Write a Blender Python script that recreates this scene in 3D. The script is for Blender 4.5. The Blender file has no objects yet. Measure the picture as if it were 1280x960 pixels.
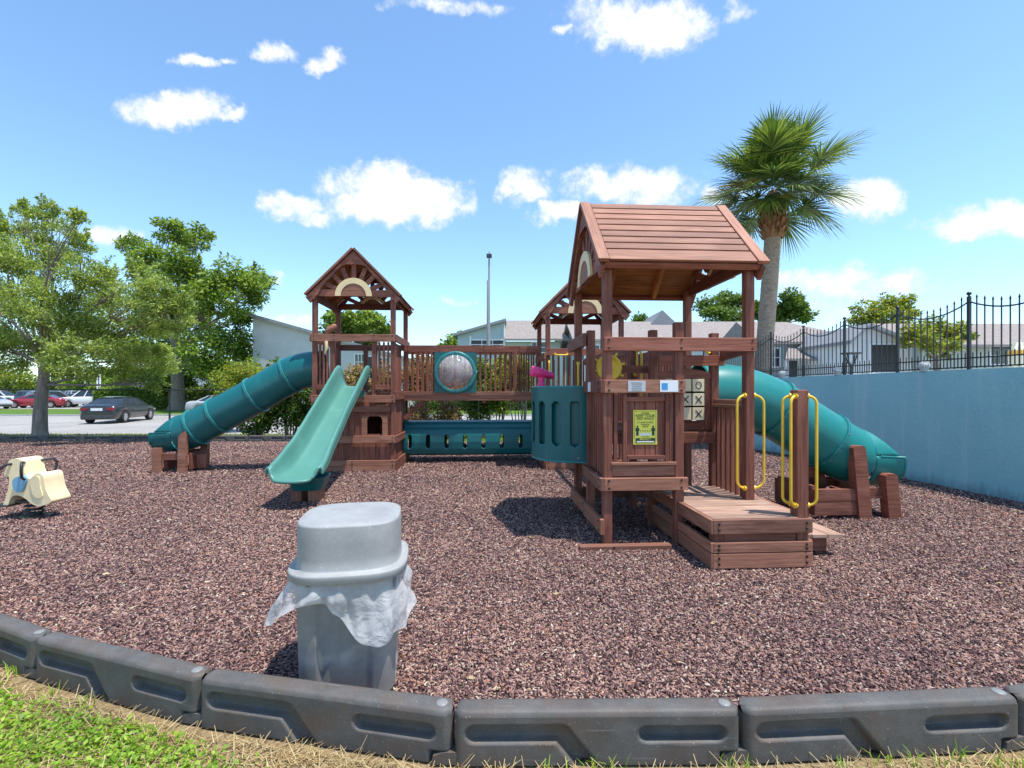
import bpy, math, random
import numpy as np
from mathutils import Vector, Matrix
random.seed(7)
rng = np.random.default_rng(11)
sc = bpy.context.scene
C = sc.collection
R = math.radians

# ------------------------------------------------------------------ camera
F, HZ, CH = 600.0, 488.0, 1.55
cam = bpy.data.cameras.new("camera")
cam.sensor_width = 36.0
cam.lens = 36.0 * F / 1280.0
cam.shift_y = (HZ - 480.0) / 1280.0
cam.clip_start = 0.05
cam.clip_end = 3000
co = bpy.data.objects.new("camera", cam)
co.location = (0, 0, CH)
co.rotation_euler = (R(90), 0, 0)
C.objects.link(co)
sc.camera = co

def gp(x, y, z=0.0):
    """ground-type point seen at photo pixel x,y at height z"""
    Y = F * (CH - z) / (y - HZ)
    return Vector(((x - 640) / F * Y, Y, z))
def wp(x, y, Y):
    return Vector(((x - 640) / F * Y, Y, CH - (y - HZ) * Y / F))
TH = math.atan(35 / 600.0)
cT, sT = math.cos(TH), math.sin(TH)
def w2l(p):
    return (p[0] * cT + p[1] * sT, -p[0] * sT + p[1] * cT)
def l2w(a, b):
    return (a * cT - b * sT, a * sT + b * cT)
def A(x, b):
    k = (x - 640) / F
    return b * (sT + k * cT) / (cT - k * sT)
def Zl(a, b, y):
    return CH - (y - HZ) * (a * sT + b * cT) / F

# ------------------------------------------------------------------ materials
MAT = {}
def nodes(name):
    m = bpy.data.materials.new(name)
    m.use_nodes = True
    nt = m.node_tree
    return m, nt, nt.nodes["Principled BSDF"], nt.nodes["Material Output"]
def N(nt, t, **kw):
    n = nt.nodes.new(t)
    for k, v in kw.items():
        setattr(n, k, v)
    return n
def ramp(nt, fac, stops, interp='LINEAR'):
    r = N(nt, "ShaderNodeValToRGB")
    r.color_ramp.interpolation = interp
    els = r.color_ramp.elements
    while len(els) < len(stops):
        els.new(0.5)
    for e, (p, c) in zip(els, stops):
        e.position = p
        e.color = (*c, 1)
    if fac is not None:
        nt.links.new(fac, r.inputs[0])
    return r.outputs[0]
def noise(nt, vec, scale, detail=4, rough=0.55, dist=0.0):
    n = N(nt, "ShaderNodeTexNoise")
    n.inputs["Scale"].default_value = scale
    n.inputs["Detail"].default_value = detail
    n.inputs["Roughness"].default_value = rough
    n.inputs["Distortion"].default_value = dist
    if vec is not None:
        nt.links.new(vec, n.inputs["Vector"])
    return n.outputs["Fac"]
def mapping(nt, vec, scale):
    m = N(nt, "ShaderNodeMapping")
    m.inputs["Scale"].default_value = scale
    nt.links.new(vec, m.inputs["Vector"])
    return m.outputs[0]
def mixc(nt, fac, a, b, mode='MIX'):
    m = N(nt, "ShaderNodeMix", data_type='RGBA', blend_type=mode)
    for sock, v in ((m.inputs[0], fac), (m.inputs[6], a), (m.inputs[7], b)):
        if isinstance(v, (int, float)):
            sock.default_value = v
        elif isinstance(v, tuple):
            sock.default_value = (*v, 1)
        else:
            nt.links.new(v, sock)
    return m.outputs[2]
def bump(nt, bsdf, h, strength=0.3, dist=0.01):
    b = N(nt, "ShaderNodeBump")
    b.inputs["Strength"].default_value = strength
    b.inputs["Distance"].default_value = dist
    nt.links.new(h, b.inputs["Height"])
    nt.links.new(b.outputs[0], bsdf.inputs["Normal"])
def objc(nt):
    return N(nt, "ShaderNodeTexCoord").outputs["Object"]

def m_wood(name, dark, mid, light, rough=0.62):
    m, nt, b, o = nodes(name)
    tc = N(nt, "ShaderNodeTexCoord")
    uv = tc.outputs["UV"]
    g = noise(nt, mapping(nt, uv, (2.2, 55, 1)), 1.0, 6, 0.6, 0.4)
    g2 = noise(nt, mapping(nt, uv, (1.2, 5, 1)), 1.3, 5, 0.6)
    col = ramp(nt, g, [(0.28, dark), (0.5, mid), (0.78, light)])
    geo = N(nt, "ShaderNodeNewGeometry")
    isl = ramp(nt, geo.outputs["Random Per Island"], [(0, (0.66, 0.66, 0.70)), (0.5, (0.95, 0.94, 0.92)), (1, (1.28, 1.26, 1.24))])
    col = mixc(nt, 1.0, col, isl, 'MULTIPLY')
    wear = ramp(nt, g2, [(0.5, (0, 0, 0)), (0.75, (1, 1, 1))])
    wear = mixc(nt, 1.0, wear, (0.4, 0.4, 0.4), 'MULTIPLY')
    col = mixc(nt, wear, col, tuple(min(1, c * 1.5 + 0.03) for c in light))
    nt.links.new(col, b.inputs["Base Color"])
    b.inputs["Roughness"].default_value = rough
    b.inputs["Specular IOR Level"].default_value = 0.3
    bump(nt, b, g, 0.35, 0.004)
    MAT[name] = m
def m_plastic(name, col, rough=0.35, var=0.12, spec=0.5, bmp=0.06, sc_=6.0, speck=None):
    m, nt, b, o = nodes(name)
    v = objc(nt)
    n = noise(nt, v, sc_, 6, 0.65)
    n2 = noise(nt, v, 90, 3, 0.6)
    lo = tuple(c * (1 - var) for c in col)
    hi = tuple(min(1, c * (1 + var) + var * 0.03) for c in col)
    c = ramp(nt, n, [(0.3, lo), (0.7, hi)])
    if speck:
        s = noise(nt, v, 140, 2, 0.5)
        f = ramp(nt, s, [(0.69, (0, 0, 0)), (0.73, (1, 1, 1))])
        c = mixc(nt, f, c, speck)
    nt.links.new(c, b.inputs["Base Color"])
    rr = N(nt, "ShaderNodeMapRange")
    rr.inputs[3].default_value = rough * 0.8
    rr.inputs[4].default_value = min(1, rough * 1.35)
    nt.links.new(n, rr.inputs[0])
    nt.links.new(rr.outputs[0], b.inputs["Roughness"])
    b.inputs["Specular IOR Level"].default_value = spec
    if bmp:
        bump(nt, b, n2, bmp, 0.004)
    MAT[name] = m
def m_leaf(name, stops, trans=0.35, rough=0.5):
    m, nt, b, o = nodes(name)
    geo = N(nt, "ShaderNodeNewGeometry")
    c = ramp(nt, geo.outputs["Random Per Island"], stops)
    big = noise(nt, objc(nt), 0.9, 3)
    c = mixc(nt, 1.0, c, ramp(nt, big, [(0.3, (0.75, 0.8, 0.8)), (0.7, (1.25, 1.2, 1.0))]), 'MULTIPLY')
    nt.links.new(c, b.inputs["Base Color"])
    b.inputs["Roughness"].default_value = rough
    b.inputs["Specular IOR Level"].default_value = 0.35
    t = N(nt, "ShaderNodeBsdfTranslucent")
    nt.links.new(mixc(nt, 1.0, c, (1.5, 1.5, 0.6), 'MULTIPLY'), t.inputs[0])
    mx = N(nt, "ShaderNodeMixShader")
    mx.inputs[0].default_value = trans
    nt.links.new(b.outputs[0], mx.inputs[1])
    nt.links.new(t.outputs[0], mx.inputs[2])
    nt.links.new(mx.outputs[0], o.inputs[0])
    MAT[name] = m

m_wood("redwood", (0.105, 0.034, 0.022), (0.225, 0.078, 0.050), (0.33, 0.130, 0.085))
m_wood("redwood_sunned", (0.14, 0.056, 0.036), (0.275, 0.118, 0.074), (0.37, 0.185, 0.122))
m_wood("deck_wood", (0.17, 0.10, 0.072), (0.33, 0.205, 0.15), (0.46, 0.325, 0.25), 0.75)
m_wood("ceiling_wood", (0.22, 0.08, 0.028), (0.42, 0.17, 0.06), (0.55, 0.26, 0.10))
m_plastic("dark_bolt", (0.02, 0.012, 0.012), 0.4, 0.1)
m_plastic("teal_faded", (0.014, 0.205, 0.19), 0.33, 0.12, 0.5, 0.04, 3)
m_plastic("teal_plastic", (0.005, 0.118, 0.125), 0.27, 0.12, 0.5, 0.04, 3)
m_plastic("teal_rim", (0.02, 0.20, 0.20), 0.3, 0.1)
m_plastic("slide_green", (0.075, 0.275, 0.215), 0.3, 0.13, 0.5, 0.04, 3)
m_plastic("yellow_plastic", (0.80, 0.50, 0.035), 0.35, 0.1)
m_plastic("tan_plastic", (0.78, 0.60, 0.33), 0.45, 0.08)
m_plastic("pink_plastic", (0.75, 0.035, 0.20), 0.35, 0.08)
m_plastic("cube_plastic", (0.74, 0.63, 0.42), 0.45, 0.08)
m_plastic("ink", (0.02, 0.02, 0.025), 0.6, 0.0, 0.3, 0)
m_plastic("sign_yellow", (0.84, 0.78, 0.10), 0.4, 0.04, 0.5, 0)
m_plastic("sign_dark", (0.03, 0.06, 0.04), 0.5, 0.04, 0.4, 0)
m_plastic("sign_white", (0.78, 0.80, 0.82), 0.4, 0.04, 0.5, 0)
m_plastic("sign_blue", (0.05, 0.30, 0.62), 0.4, 0.04, 0.5, 0)
m_plastic("silver_label", (0.50, 0.51, 0.53), 0.3, 0.12, 0.6, 0, 30)
def m_edging():
    m, nt, b, o = nodes("border_rubber")
    v = objc(nt)
    oi = N(nt, "ShaderNodeObjectInfo")
    off = N(nt, "ShaderNodeVectorMath", operation='SCALE')
    off.inputs[0].default_value = (37, 17, 7)
    nt.links.new(oi.outputs["Random"], off.inputs[3])
    vv = N(nt, "ShaderNodeVectorMath", operation='ADD')
    nt.links.new(v, vv.inputs[0]); nt.links.new(off.outputs[0], vv.inputs[1])
    v = vv.outputs[0]
    c = ramp(nt, noise(nt, v, 7, 7, 0.68), [(0.3, (0.070, 0.068, 0.066)), (0.7, (0.125, 0.120, 0.114))])
    mud = ramp(nt, noise(nt, mapping(nt, v, (2.2, 2.2, 3.5)), 1.6, 6, 0.7), [(0.47, (0, 0, 0)), (0.66, (0.7, 0.7, 0.7))])
    c = mixc(nt, mud, c, (0.115, 0.080, 0.060))
    sp = ramp(nt, noise(nt, v, 120, 3, 0.6), [(0.655, (0, 0, 0)), (0.70, (0.8, 0.8, 0.8))])
    c = mixc(nt, sp, c, (0.30, 0.25, 0.18))
    sc_ = ramp(nt, noise(nt, mapping(nt, v, (4, 90, 60)), 1.0, 3, 0.5), [(0.66, (0, 0, 0)), (0.72, (0.35, 0.35, 0.35))])
    c = mixc(nt, sc_, c, (0.24, 0.235, 0.225))
    nt.links.new(c, b.inputs["Base Color"])
    b.inputs["Roughness"].default_value = 0.6
    b.inputs["Specular IOR Level"].default_value = 0.3
    bump(nt, b, noise(nt, v, 150, 3, 0.6), 0.25, 0.004)
    MAT["border_rubber"] = m
m_edging()
m_plastic("bolt_cap", (0.20, 0.20, 0.195), 0.4, 0.2)
m_plastic("bin_grey", (0.20, 0.198, 0.19), 0.5, 0.2, 0.35, 0.15, 7, (0.27, 0.26, 0.24))
m_plastic("lid_grey", (0.29, 0.295, 0.29), 0.55, 0.16, 0.4, 0.12, 5, (0.5, 0.52, 0.53))
m_plastic("pony_cream", (0.80, 0.66, 0.40), 0.4, 0.12, 0.5, 0.05, 5)
m_plastic("pony_blue", (0.16, 0.36, 0.52), 0.35, 0.1)
m_plastic("black_iron", (0.018, 0.019, 0.022), 0.4, 0.15)
m_plastic("fence_black", (0.02, 0.02, 0.022), 0.45, 0.1)
m_plastic("concrete_orn", (0.50, 0.50, 0.48), 0.8, 0.2, 0.2, 0.3, 20)
m_plastic("pole_grey", (0.25, 0.25, 0.25), 0.6, 0.15)
m_plastic("white_trim", (0.74, 0.76, 0.77), 0.6, 0.05)
m_plastic("roof_shingle", (0.27, 0.235, 0.215), 0.9, 0.2, 0.1, 0.2, 4)
m_plastic("roof_grey", (0.24, 0.25, 0.265), 0.9, 0.15, 0.1, 0.2, 4)
m_plastic("screen_dark", (0.035, 0.038, 0.042), 0.5, 0.2)
m_plastic("yellow_cloth", (0.82, 0.47, 0.08), 0.8, 0.15)
m_plastic("pale_cloth", (0.85, 0.78, 0.58), 0.8, 0.1)
m_plastic("tyre", (0.018, 0.018, 0.018), 0.8, 0.1)
m_plastic("alloy", (0.45, 0.42, 0.40), 0.3, 0.1, 0.7)
m_plastic("tail_red", (0.22, 0.012, 0.02), 0.2, 0.1)
m_plastic("head_clear", (0.7, 0.72, 0.74), 0.15, 0.1)

def m_slide(name, col, fade, scuff):
    m, nt, b, o = nodes(name)
    v = objc(nt)
    n = noise(nt, v, 1.6, 7, 0.68)
    c = ramp(nt, n, [(0.3, tuple(k * 0.86 for k in col)), (0.62, col), (0.8, fade)])
    s1 = noise(nt, mapping(nt, v, (3, 3, 40)), 2.0, 5, 0.65)
    s2 = noise(nt, v, 55, 4, 0.6)
    c = mixc(nt, ramp(nt, s1, [(0.60, (0, 0, 0)), (0.74, (0.35, 0.35, 0.35))]), c, scuff)
    c = mixc(nt, ramp(nt, s2, [(0.64, (0, 0, 0)), (0.72, (0.4, 0.4, 0.4))]), c, scuff)
    nt.links.new(c, b.inputs["Base Color"])
    rr = N(nt, "ShaderNodeMapRange")
    rr.inputs[3].default_value = 0.22
    rr.inputs[4].default_value = 0.5
    nt.links.new(n, rr.inputs[0])
    nt.links.new(rr.outputs[0], b.inputs["Roughness"])
    b.inputs["Specular IOR Level"].default_value = 0.45
    bump(nt, b, noise(nt, v, 14, 4, 0.6), 0.05, 0.01)
    MAT[name] = m
m_slide("teal_plastic", (0.005, 0.118, 0.125), (0.018, 0.17, 0.175), (0.06, 0.20, 0.20))
m_slide("teal_faded", (0.014, 0.205, 0.19), (0.045, 0.27, 0.25), (0.10, 0.30, 0.28))
m_slide("slide_green", (0.085, 0.245, 0.20), (0.14, 0.32, 0.27), (0.20, 0.38, 0.32))
def m_siding(name, col, pitch=0.2, var=0.08):
    m, nt, b, o = nodes(name)
    v = objc(nt)
    sp = N(nt, "ShaderNodeSeparateXYZ")
    nt.links.new(v, sp.inputs[0])
    mm = N(nt, "ShaderNodeMath", operation='PINGPONG')
    mm.inputs[1].default_value = pitch
    nt.links.new(sp.outputs[2], mm.inputs[0])
    n = noise(nt, v, 1.2, 5)
    c = ramp(nt, n, [(0.3, tuple(x * (1 - var) for x in col)), (0.7, tuple(min(1, x * (1 + var)) for x in col))])
    nt.links.new(c, b.inputs["Base Color"])
    b.inputs["Roughness"].default_value = 0.7
    bump(nt, b, mm.outputs[0], 0.4, 0.03)
    MAT[name] = m
m_siding("siding_grey", (0.50, 0.505, 0.52))
m_siding("siding_blue", (0.38, 0.45, 0.475))
m_siding("siding_green", (0.44, 0.48, 0.42))
m_siding("siding_pale", (0.64, 0.655, 0.655))

def m_glass_dark(name, col=(0.02, 0.025, 0.03)):
    m, nt, b, o = nodes(name)
    n = noise(nt, objc(nt), 1.5, 3)
    nt.links.new(ramp(nt, n, [(0.3, col), (0.7, tuple(c * 1.8 for c in col))]), b.inputs["Base Color"])
    b.inputs["Roughness"].default_value = 0.06
    b.inputs["Specular IOR Level"].default_value = 0.7
    MAT[name] = m
m_glass_dark("dark_glass")
def m_paint(name, col):
    m, nt, b, o = nodes(name)
    n = noise(nt, objc(nt), 3, 4)
    nt.links.new(ramp(nt, n, [(0.3, tuple(c * 0.93 for c in col)), (0.7, col)]), b.inputs["Base Color"])
    b.inputs["Roughness"].default_value = 0.3
    b.inputs["Coat Weight"].default_value = 0.9
    b.inputs["Coat Roughness"].default_value = 0.06
    MAT[name] = m
m_paint("car_black", (0.018, 0.019, 0.022))
m_paint("car_red", (0.34, 0.015, 0.03))
m_paint("car_white", (0.72, 0.73, 0.74))
m_paint("car_grey", (0.16, 0.17, 0.18))
m_paint("car_silver", (0.42, 0.43, 0.44))
m_paint("car_blue", (0.04, 0.06, 0.10))

def m_stucco():
    m, nt, b, o = nodes("blue_stucco")
    v = objc(nt)
    n = noise(nt, v, 1.1, 6, 0.6)
    st = noise(nt, mapping(nt, v, (2.2, 2.2, 0.22)), 1.6, 5, 0.6)
    c = ramp(nt, n, [(0.25, (0.27, 0.56, 0.60)), (0.75, (0.34, 0.64, 0.67))])
    c = mixc(nt, ramp(nt, st, [(0.52, (0, 0, 0)), (0.78, (0.7, 0.7, 0.7))]), c, (0.55, 0.72, 0.74))
    fine = noise(nt, v, 26, 5, 0.7)
    c = mixc(nt, ramp(nt, fine, [(0.5, (0, 0, 0)), (0.7, (0.22, 0.22, 0.22))]), c, (0.22, 0.43, 0.48))
    # splash stain of mulch along the foot of the wall, ragged upper edge
    spz = N(nt, "ShaderNodeSeparateXYZ")
    nt.links.new(v, spz.inputs[0])
    ad_ = N(nt, "ShaderNodeMath", operation='ADD')
    nt.links.new(spz.outputs[2], ad_.inputs[0])
    mu_ = N(nt, "ShaderNodeMath", operation='MULTIPLY')
    mu_.inputs[1].default_value = 0.5
    nt.links.new(noise(nt, mapping(nt, v, (5, 5, 1.5)), 1.5, 6, 0.7), mu_.inputs[0])
    nt.links.new(mu_.outputs[0], ad_.inputs[1])
    c = mixc(nt, ramp(nt, ad_.outputs[0], [(0.26, (0.55, 0.55, 0.55)), (0.42, (0, 0, 0))]), c, (0.13, 0.17, 0.18))
    nt.links.new(c, b.inputs["Base Color"])
    b.inputs["Roughness"].default_value = 0.75
    bump(nt, b, noise(nt, v, 18, 6, 0.7, 0.5), 0.8, 0.03)
    MAT["blue_stucco"] = m
m_stucco()

CHIP = [(0.0, (0.020, 0.011, 0.013)), (0.25, (0.070, 0.038, 0.038)), (0.5, (0.177, 0.104, 0.097)),
        (0.74, (0.316, 0.203, 0.176)), (0.88, (0.437, 0.312, 0.248)), (0.94, (0.335, 0.139, 0.072)), (0.975, (0.446, 0.396, 0.306)), (1.0, (0.577, 0.544, 0.432))]
def m_mulch():
    m, nt, b, o = nodes("mulch_ground")
    v = objc(nt)
    def layer(rot, sx, sy, s):
        mp = N(nt, "ShaderNodeMapping")
        mp.inputs["Rotation"].default_value = (0, 0, rot)
        mp.inputs["Scale"].default_value = (sx, sy, 1)
        d = N(nt, "ShaderNodeTexNoise")
        d.inputs["Scale"].default_value = 7
        nt.links.new(v, d.inputs["Vector"])
        mm = N(nt, "ShaderNodeMix", data_type='RGBA')
        mm.inputs[0].default_value = 0.06
        nt.links.new(v, mm.inputs[6])
        nt.links.new(d.outputs["Color"], mm.inputs[7])
        nt.links.new(mm.outputs[2], mp.inputs[0])
        vo = N(nt, "ShaderNodeTexVoronoi")
        vo.inputs["Scale"].default_value = s
        nt.links.new(mp.outputs[0], vo.inputs["Vector"])
        return vo
    v1 = layer(0.4, 1, 2.1, 40)
    v2 = layer(1.9, 1, 2.2, 45)
    s1 = N(nt, "ShaderNodeSeparateColor")
    s2 = N(nt, "ShaderNodeSeparateColor")
    nt.links.new(v1.outputs["Color"], s1.inputs[0])
    nt.links.new(v2.outputs["Color"], s2.inputs[0])
    c1 = ramp(nt, s1.outputs[0], CHIP)
    c2 = ramp(nt, s2.outputs[0], CHIP)
    sel = noise(nt, v, 30, 2)
    c = mixc(nt, ramp(nt, sel, [(0.47, (0, 0, 0)), (0.53, (1, 1, 1))]), c1, c2)
    big = noise(nt, v, 0.55, 5, 0.6)
    c = mixc(nt, 1.0, c, ramp(nt, big, [(0.32, (0.74, 0.68, 0.72)), (0.68, (1.16, 1.08, 1.02))]), 'MULTIPLY')
    nt.links.new(c, b.inputs["Base Color"])
    b.inputs["Roughness"].default_value = 0.85
    b.inputs["Specular IOR Level"].default_value = 0.25
    ad = N(nt, "ShaderNodeMath", operation='ADD')
    nt.links.new(s1.outputs[1], ad.inputs[0])
    nt.links.new(s2.outputs[1], ad.inputs[1])
    bump(nt, b, ad.outputs[0], 0.9, 0.02)
    MAT["mulch_ground"] = m
    m, nt, b, o = nodes("mulch_chip")
    geo = N(nt, "ShaderNodeNewGeometry")
    c = ramp(nt, geo.outputs["Random Per Island"], CHIP)
    c = mixc(nt, 1.0, c, ramp(nt, noise(nt, objc(nt), 0.55, 5, 0.6), [(0.32, (0.74, 0.68, 0.72)), (0.68, (1.16, 1.08, 1.02))]), 'MULTIPLY')
    nt.links.new(c, b.inputs["Base Color"])
    b.inputs["Roughness"].default_value = 0.7
    b.inputs["Specular IOR Level"].default_value = 0.3
    MAT["mulch_chip"] = m
m_mulch()

def m_lawn():
    m, nt, b, o = nodes("lawn")
    v = objc(nt)
    f = noise(nt, v, 60, 6, 0.7)
    g = ramp(nt, f, [(0.3, (0.035, 0.075, 0.012)), (0.55, (0.105, 0.20, 0.025)), (0.75, (0.20, 0.29, 0.06))])
    s = ramp(nt, f, [(0.3, (0.13, 0.085, 0.045)), (0.55, (0.30, 0.22, 0.12)), (0.75, (0.45, 0.36, 0.22))])
    p = noise(nt, v, 0.35, 5, 0.65)
    c = mixc(nt, ramp(nt, p, [(0.56, (0, 0, 0)), (0.66, (0.6, 0.6, 0.6))]), g, s)
    # straw-coloured soil in the dry strip along the playground edging
    sp = N(nt, "ShaderNodeSeparateXYZ")
    nt.links.new(v, sp.inputs[0])
    mr = N(nt, "ShaderNodeMapRange")
    mr.inputs[1].default_value = 6
    mr.inputs[2].default_value = 9
    nt.links.new(sp.outputs[1], mr.inputs[0])
    c = mixc(nt, mr.outputs[0], s, c)
    nt.links.new(c, b.inputs["Base Color"])
    b.inputs["Roughness"].default_value = 0.9
    b.inputs["Specular IOR Level"].default_value = 0.15
    bump(nt, b, f, 0.6, 0.03)
    MAT["lawn"] = m
    m, nt, b, o = nodes("asphalt")
    v = objc(nt)
    f = noise(nt, v, 45, 5, 0.7)
    p = noise(nt, v, 0.4, 5, 0.6)
    c = ramp(nt, f, [(0.3, (0.27, 0.26, 0.245)), (0.7, (0.42, 0.40, 0.38))])
    c = mixc(nt, 1.0, c, ramp(nt, p, [(0.3, (0.8, 0.8, 0.8)), (0.7, (1.12, 1.1, 1.08))]), 'MULTIPLY')
    nt.links.new(c, b.inputs["Base Color"])
    b.inputs["Roughness"].default_value = 0.9
    MAT["asphalt"] = m
    m, nt, b, o = nodes("concrete")
    v = objc(nt)
    c = ramp(nt, noise(nt, v, 3, 6, 0.65), [(0.3, (0.36, 0.35, 0.33)), (0.7, (0.5, 0.49, 0.46))])
    nt.links.new(c, b.inputs["Base Color"])
    b.inputs["Roughness"].default_value = 0.9
    MAT["concrete"] = m
m_lawn()
def m_bark(name, a, b_, rings=False):
    m, nt, b, o = nodes(name)
    v = objc(nt)
    n = noise(nt, mapping(nt, v, (9, 9, 22) if rings else (14, 14, 2.5)), 1.0, 6, 0.65, 0.6)
    nt.links.new(ramp(nt, n, [(0.3, a), (0.7, b_)]), b.inputs["Base Color"])
    b.inputs["Roughness"].default_value = 0.9
    bump(nt, b, n, 0.8, 0.03)
    MAT[name] = m
m_bark("bark_grey", (0.125, 0.10, 0.082), (0.32, 0.27, 0.225))
m_bark("bark_palm", (0.19, 0.14, 0.10), (0.42, 0.325, 0.245), True)
m_bark("bark_boot", (0.10, 0.045, 0.022), (0.36, 0.19, 0.09))
m_leaf("leaf_elm", [(0, (0.11, 0.17, 0.045)), (0.5, (0.24, 0.32, 0.085)), (1, (0.44, 0.50, 0.18))], 0.4)
m_leaf("leaf_oak", [(0, (0.055, 0.10, 0.022)), (0.5, (0.15, 0.235, 0.04)), (1, (0.32, 0.41, 0.075))], 0.35)
m_leaf("leaf_far", [(0, (0.05, 0.085, 0.03)), (0.5, (0.10, 0.165, 0.04)), (1, (0.20, 0.28, 0.06))], 0.35)
m_leaf("leaf_shrub", [(0, (0.025, 0.06, 0.014)), (0.55, (0.085, 0.16, 0.03)), (0.93, (0.20, 0.28, 0.05)), (1, (0.35, 0.16, 0.08))], 0.35)
m_leaf("leaf_copper", [(0, (0.14, 0.075, 0.045)), (0.35, (0.30, 0.15, 0.09)), (0.65, (0.42, 0.26, 0.14)), (0.85, (0.25, 0.26, 0.07)), (1, (0.10, 0.16, 0.04))], 0.35)
m_leaf("leaf_yellow", [(0, (0.05, 0.09, 0.02)), (0.4, (0.17, 0.24, 0.035)), (0.8, (0.34, 0.38, 0.05)), (1, (0.36, 0.24, 0.09))], 0.4)
m_leaf("leaf_palm", [(0, (0.03, 0.07, 0.028)), (0.55, (0.10, 0.175, 0.045)), (1, (0.28, 0.35, 0.10))], 0.25, 0.38)
m_leaf("leaf_palm_dry", [(0, (0.24, 0.19, 0.10)), (1, (0.45, 0.36, 0.2))], 0.3)
m_leaf("leaf_clover", [(0, (0.11, 0.23, 0.02)), (0.6, (0.25, 0.41, 0.035)), (1, (0.42, 0.53, 0.09))], 0.4)
m_leaf("straw", [(0, (0.22, 0.14, 0.065)), (0.5, (0.44, 0.32, 0.17)), (1, (0.64, 0.53, 0.34))], 0.2, 0.7)

def m_film():
    m, nt, b, o = nodes("bag_film")
    n = noise(nt, objc(nt), 9, 5, 0.6)
    b.inputs["Base Color"].default_value = (0.80, 0.81, 0.82, 1)
    b.inputs["Roughness"].default_value = 0.25
    t = N(nt, "ShaderNodeBsdfTransparent")
    tl = N(nt, "ShaderNodeBsdfTranslucent")
    tl.inputs[0].default_value = (0.85, 0.86, 0.87, 1)
    a1 = N(nt, "ShaderNodeMixShader")
    a1.inputs[0].default_value = 0.45
    nt.links.new(b.outputs[0], a1.inputs[1])
    nt.links.new(tl.outputs[0], a1.inputs[2])
    a2 = N(nt, "ShaderNodeMixShader")
    fr = ramp(nt, n, [(0.3, (0.50, 0.50, 0.50)), (0.7, (0.84, 0.84, 0.84))])
    nt.links.new(fr, a2.inputs[0])
    nt.links.new(t.outputs[0], a2.inputs[1])
    nt.links.new(a1.outputs[0], a2.inputs[2])
    nt.links.new(a2.outputs[0], o.inputs[0])
    bump(nt, b, noise(nt, objc(nt), 9, 5, 0.62, 1.5), 0.7, 0.03)
    MAT["bag_film"] = m
    m, nt, b, o = nodes("clear_dome")
    b.inputs["Base Color"].default_value = (0.85, 0.86, 0.88, 1)
    b.inputs["Roughness"].default_value = 0.08
    t = N(nt, "ShaderNodeBsdfTransparent")
    t.inputs[0].default_value = (0.9, 0.9, 0.92, 1)
    mx = N(nt, "ShaderNodeMixShader")
    sc2 = noise(nt, objc(nt), 5, 6, 0.7)
    nt.links.new(ramp(nt, sc2, [(0.3, (0.16, 0.16, 0.16)), (0.75, (0.42, 0.42, 0.42))]), mx.inputs[0])
    nt.links.new(t.outputs[0], mx.inputs[1])
    nt.links.new(b.outputs[0], mx.inputs[2])
    nt.links.new(mx.outputs[0], o.inputs[0])
    MAT["clear_dome"] = m
m_film()

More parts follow.
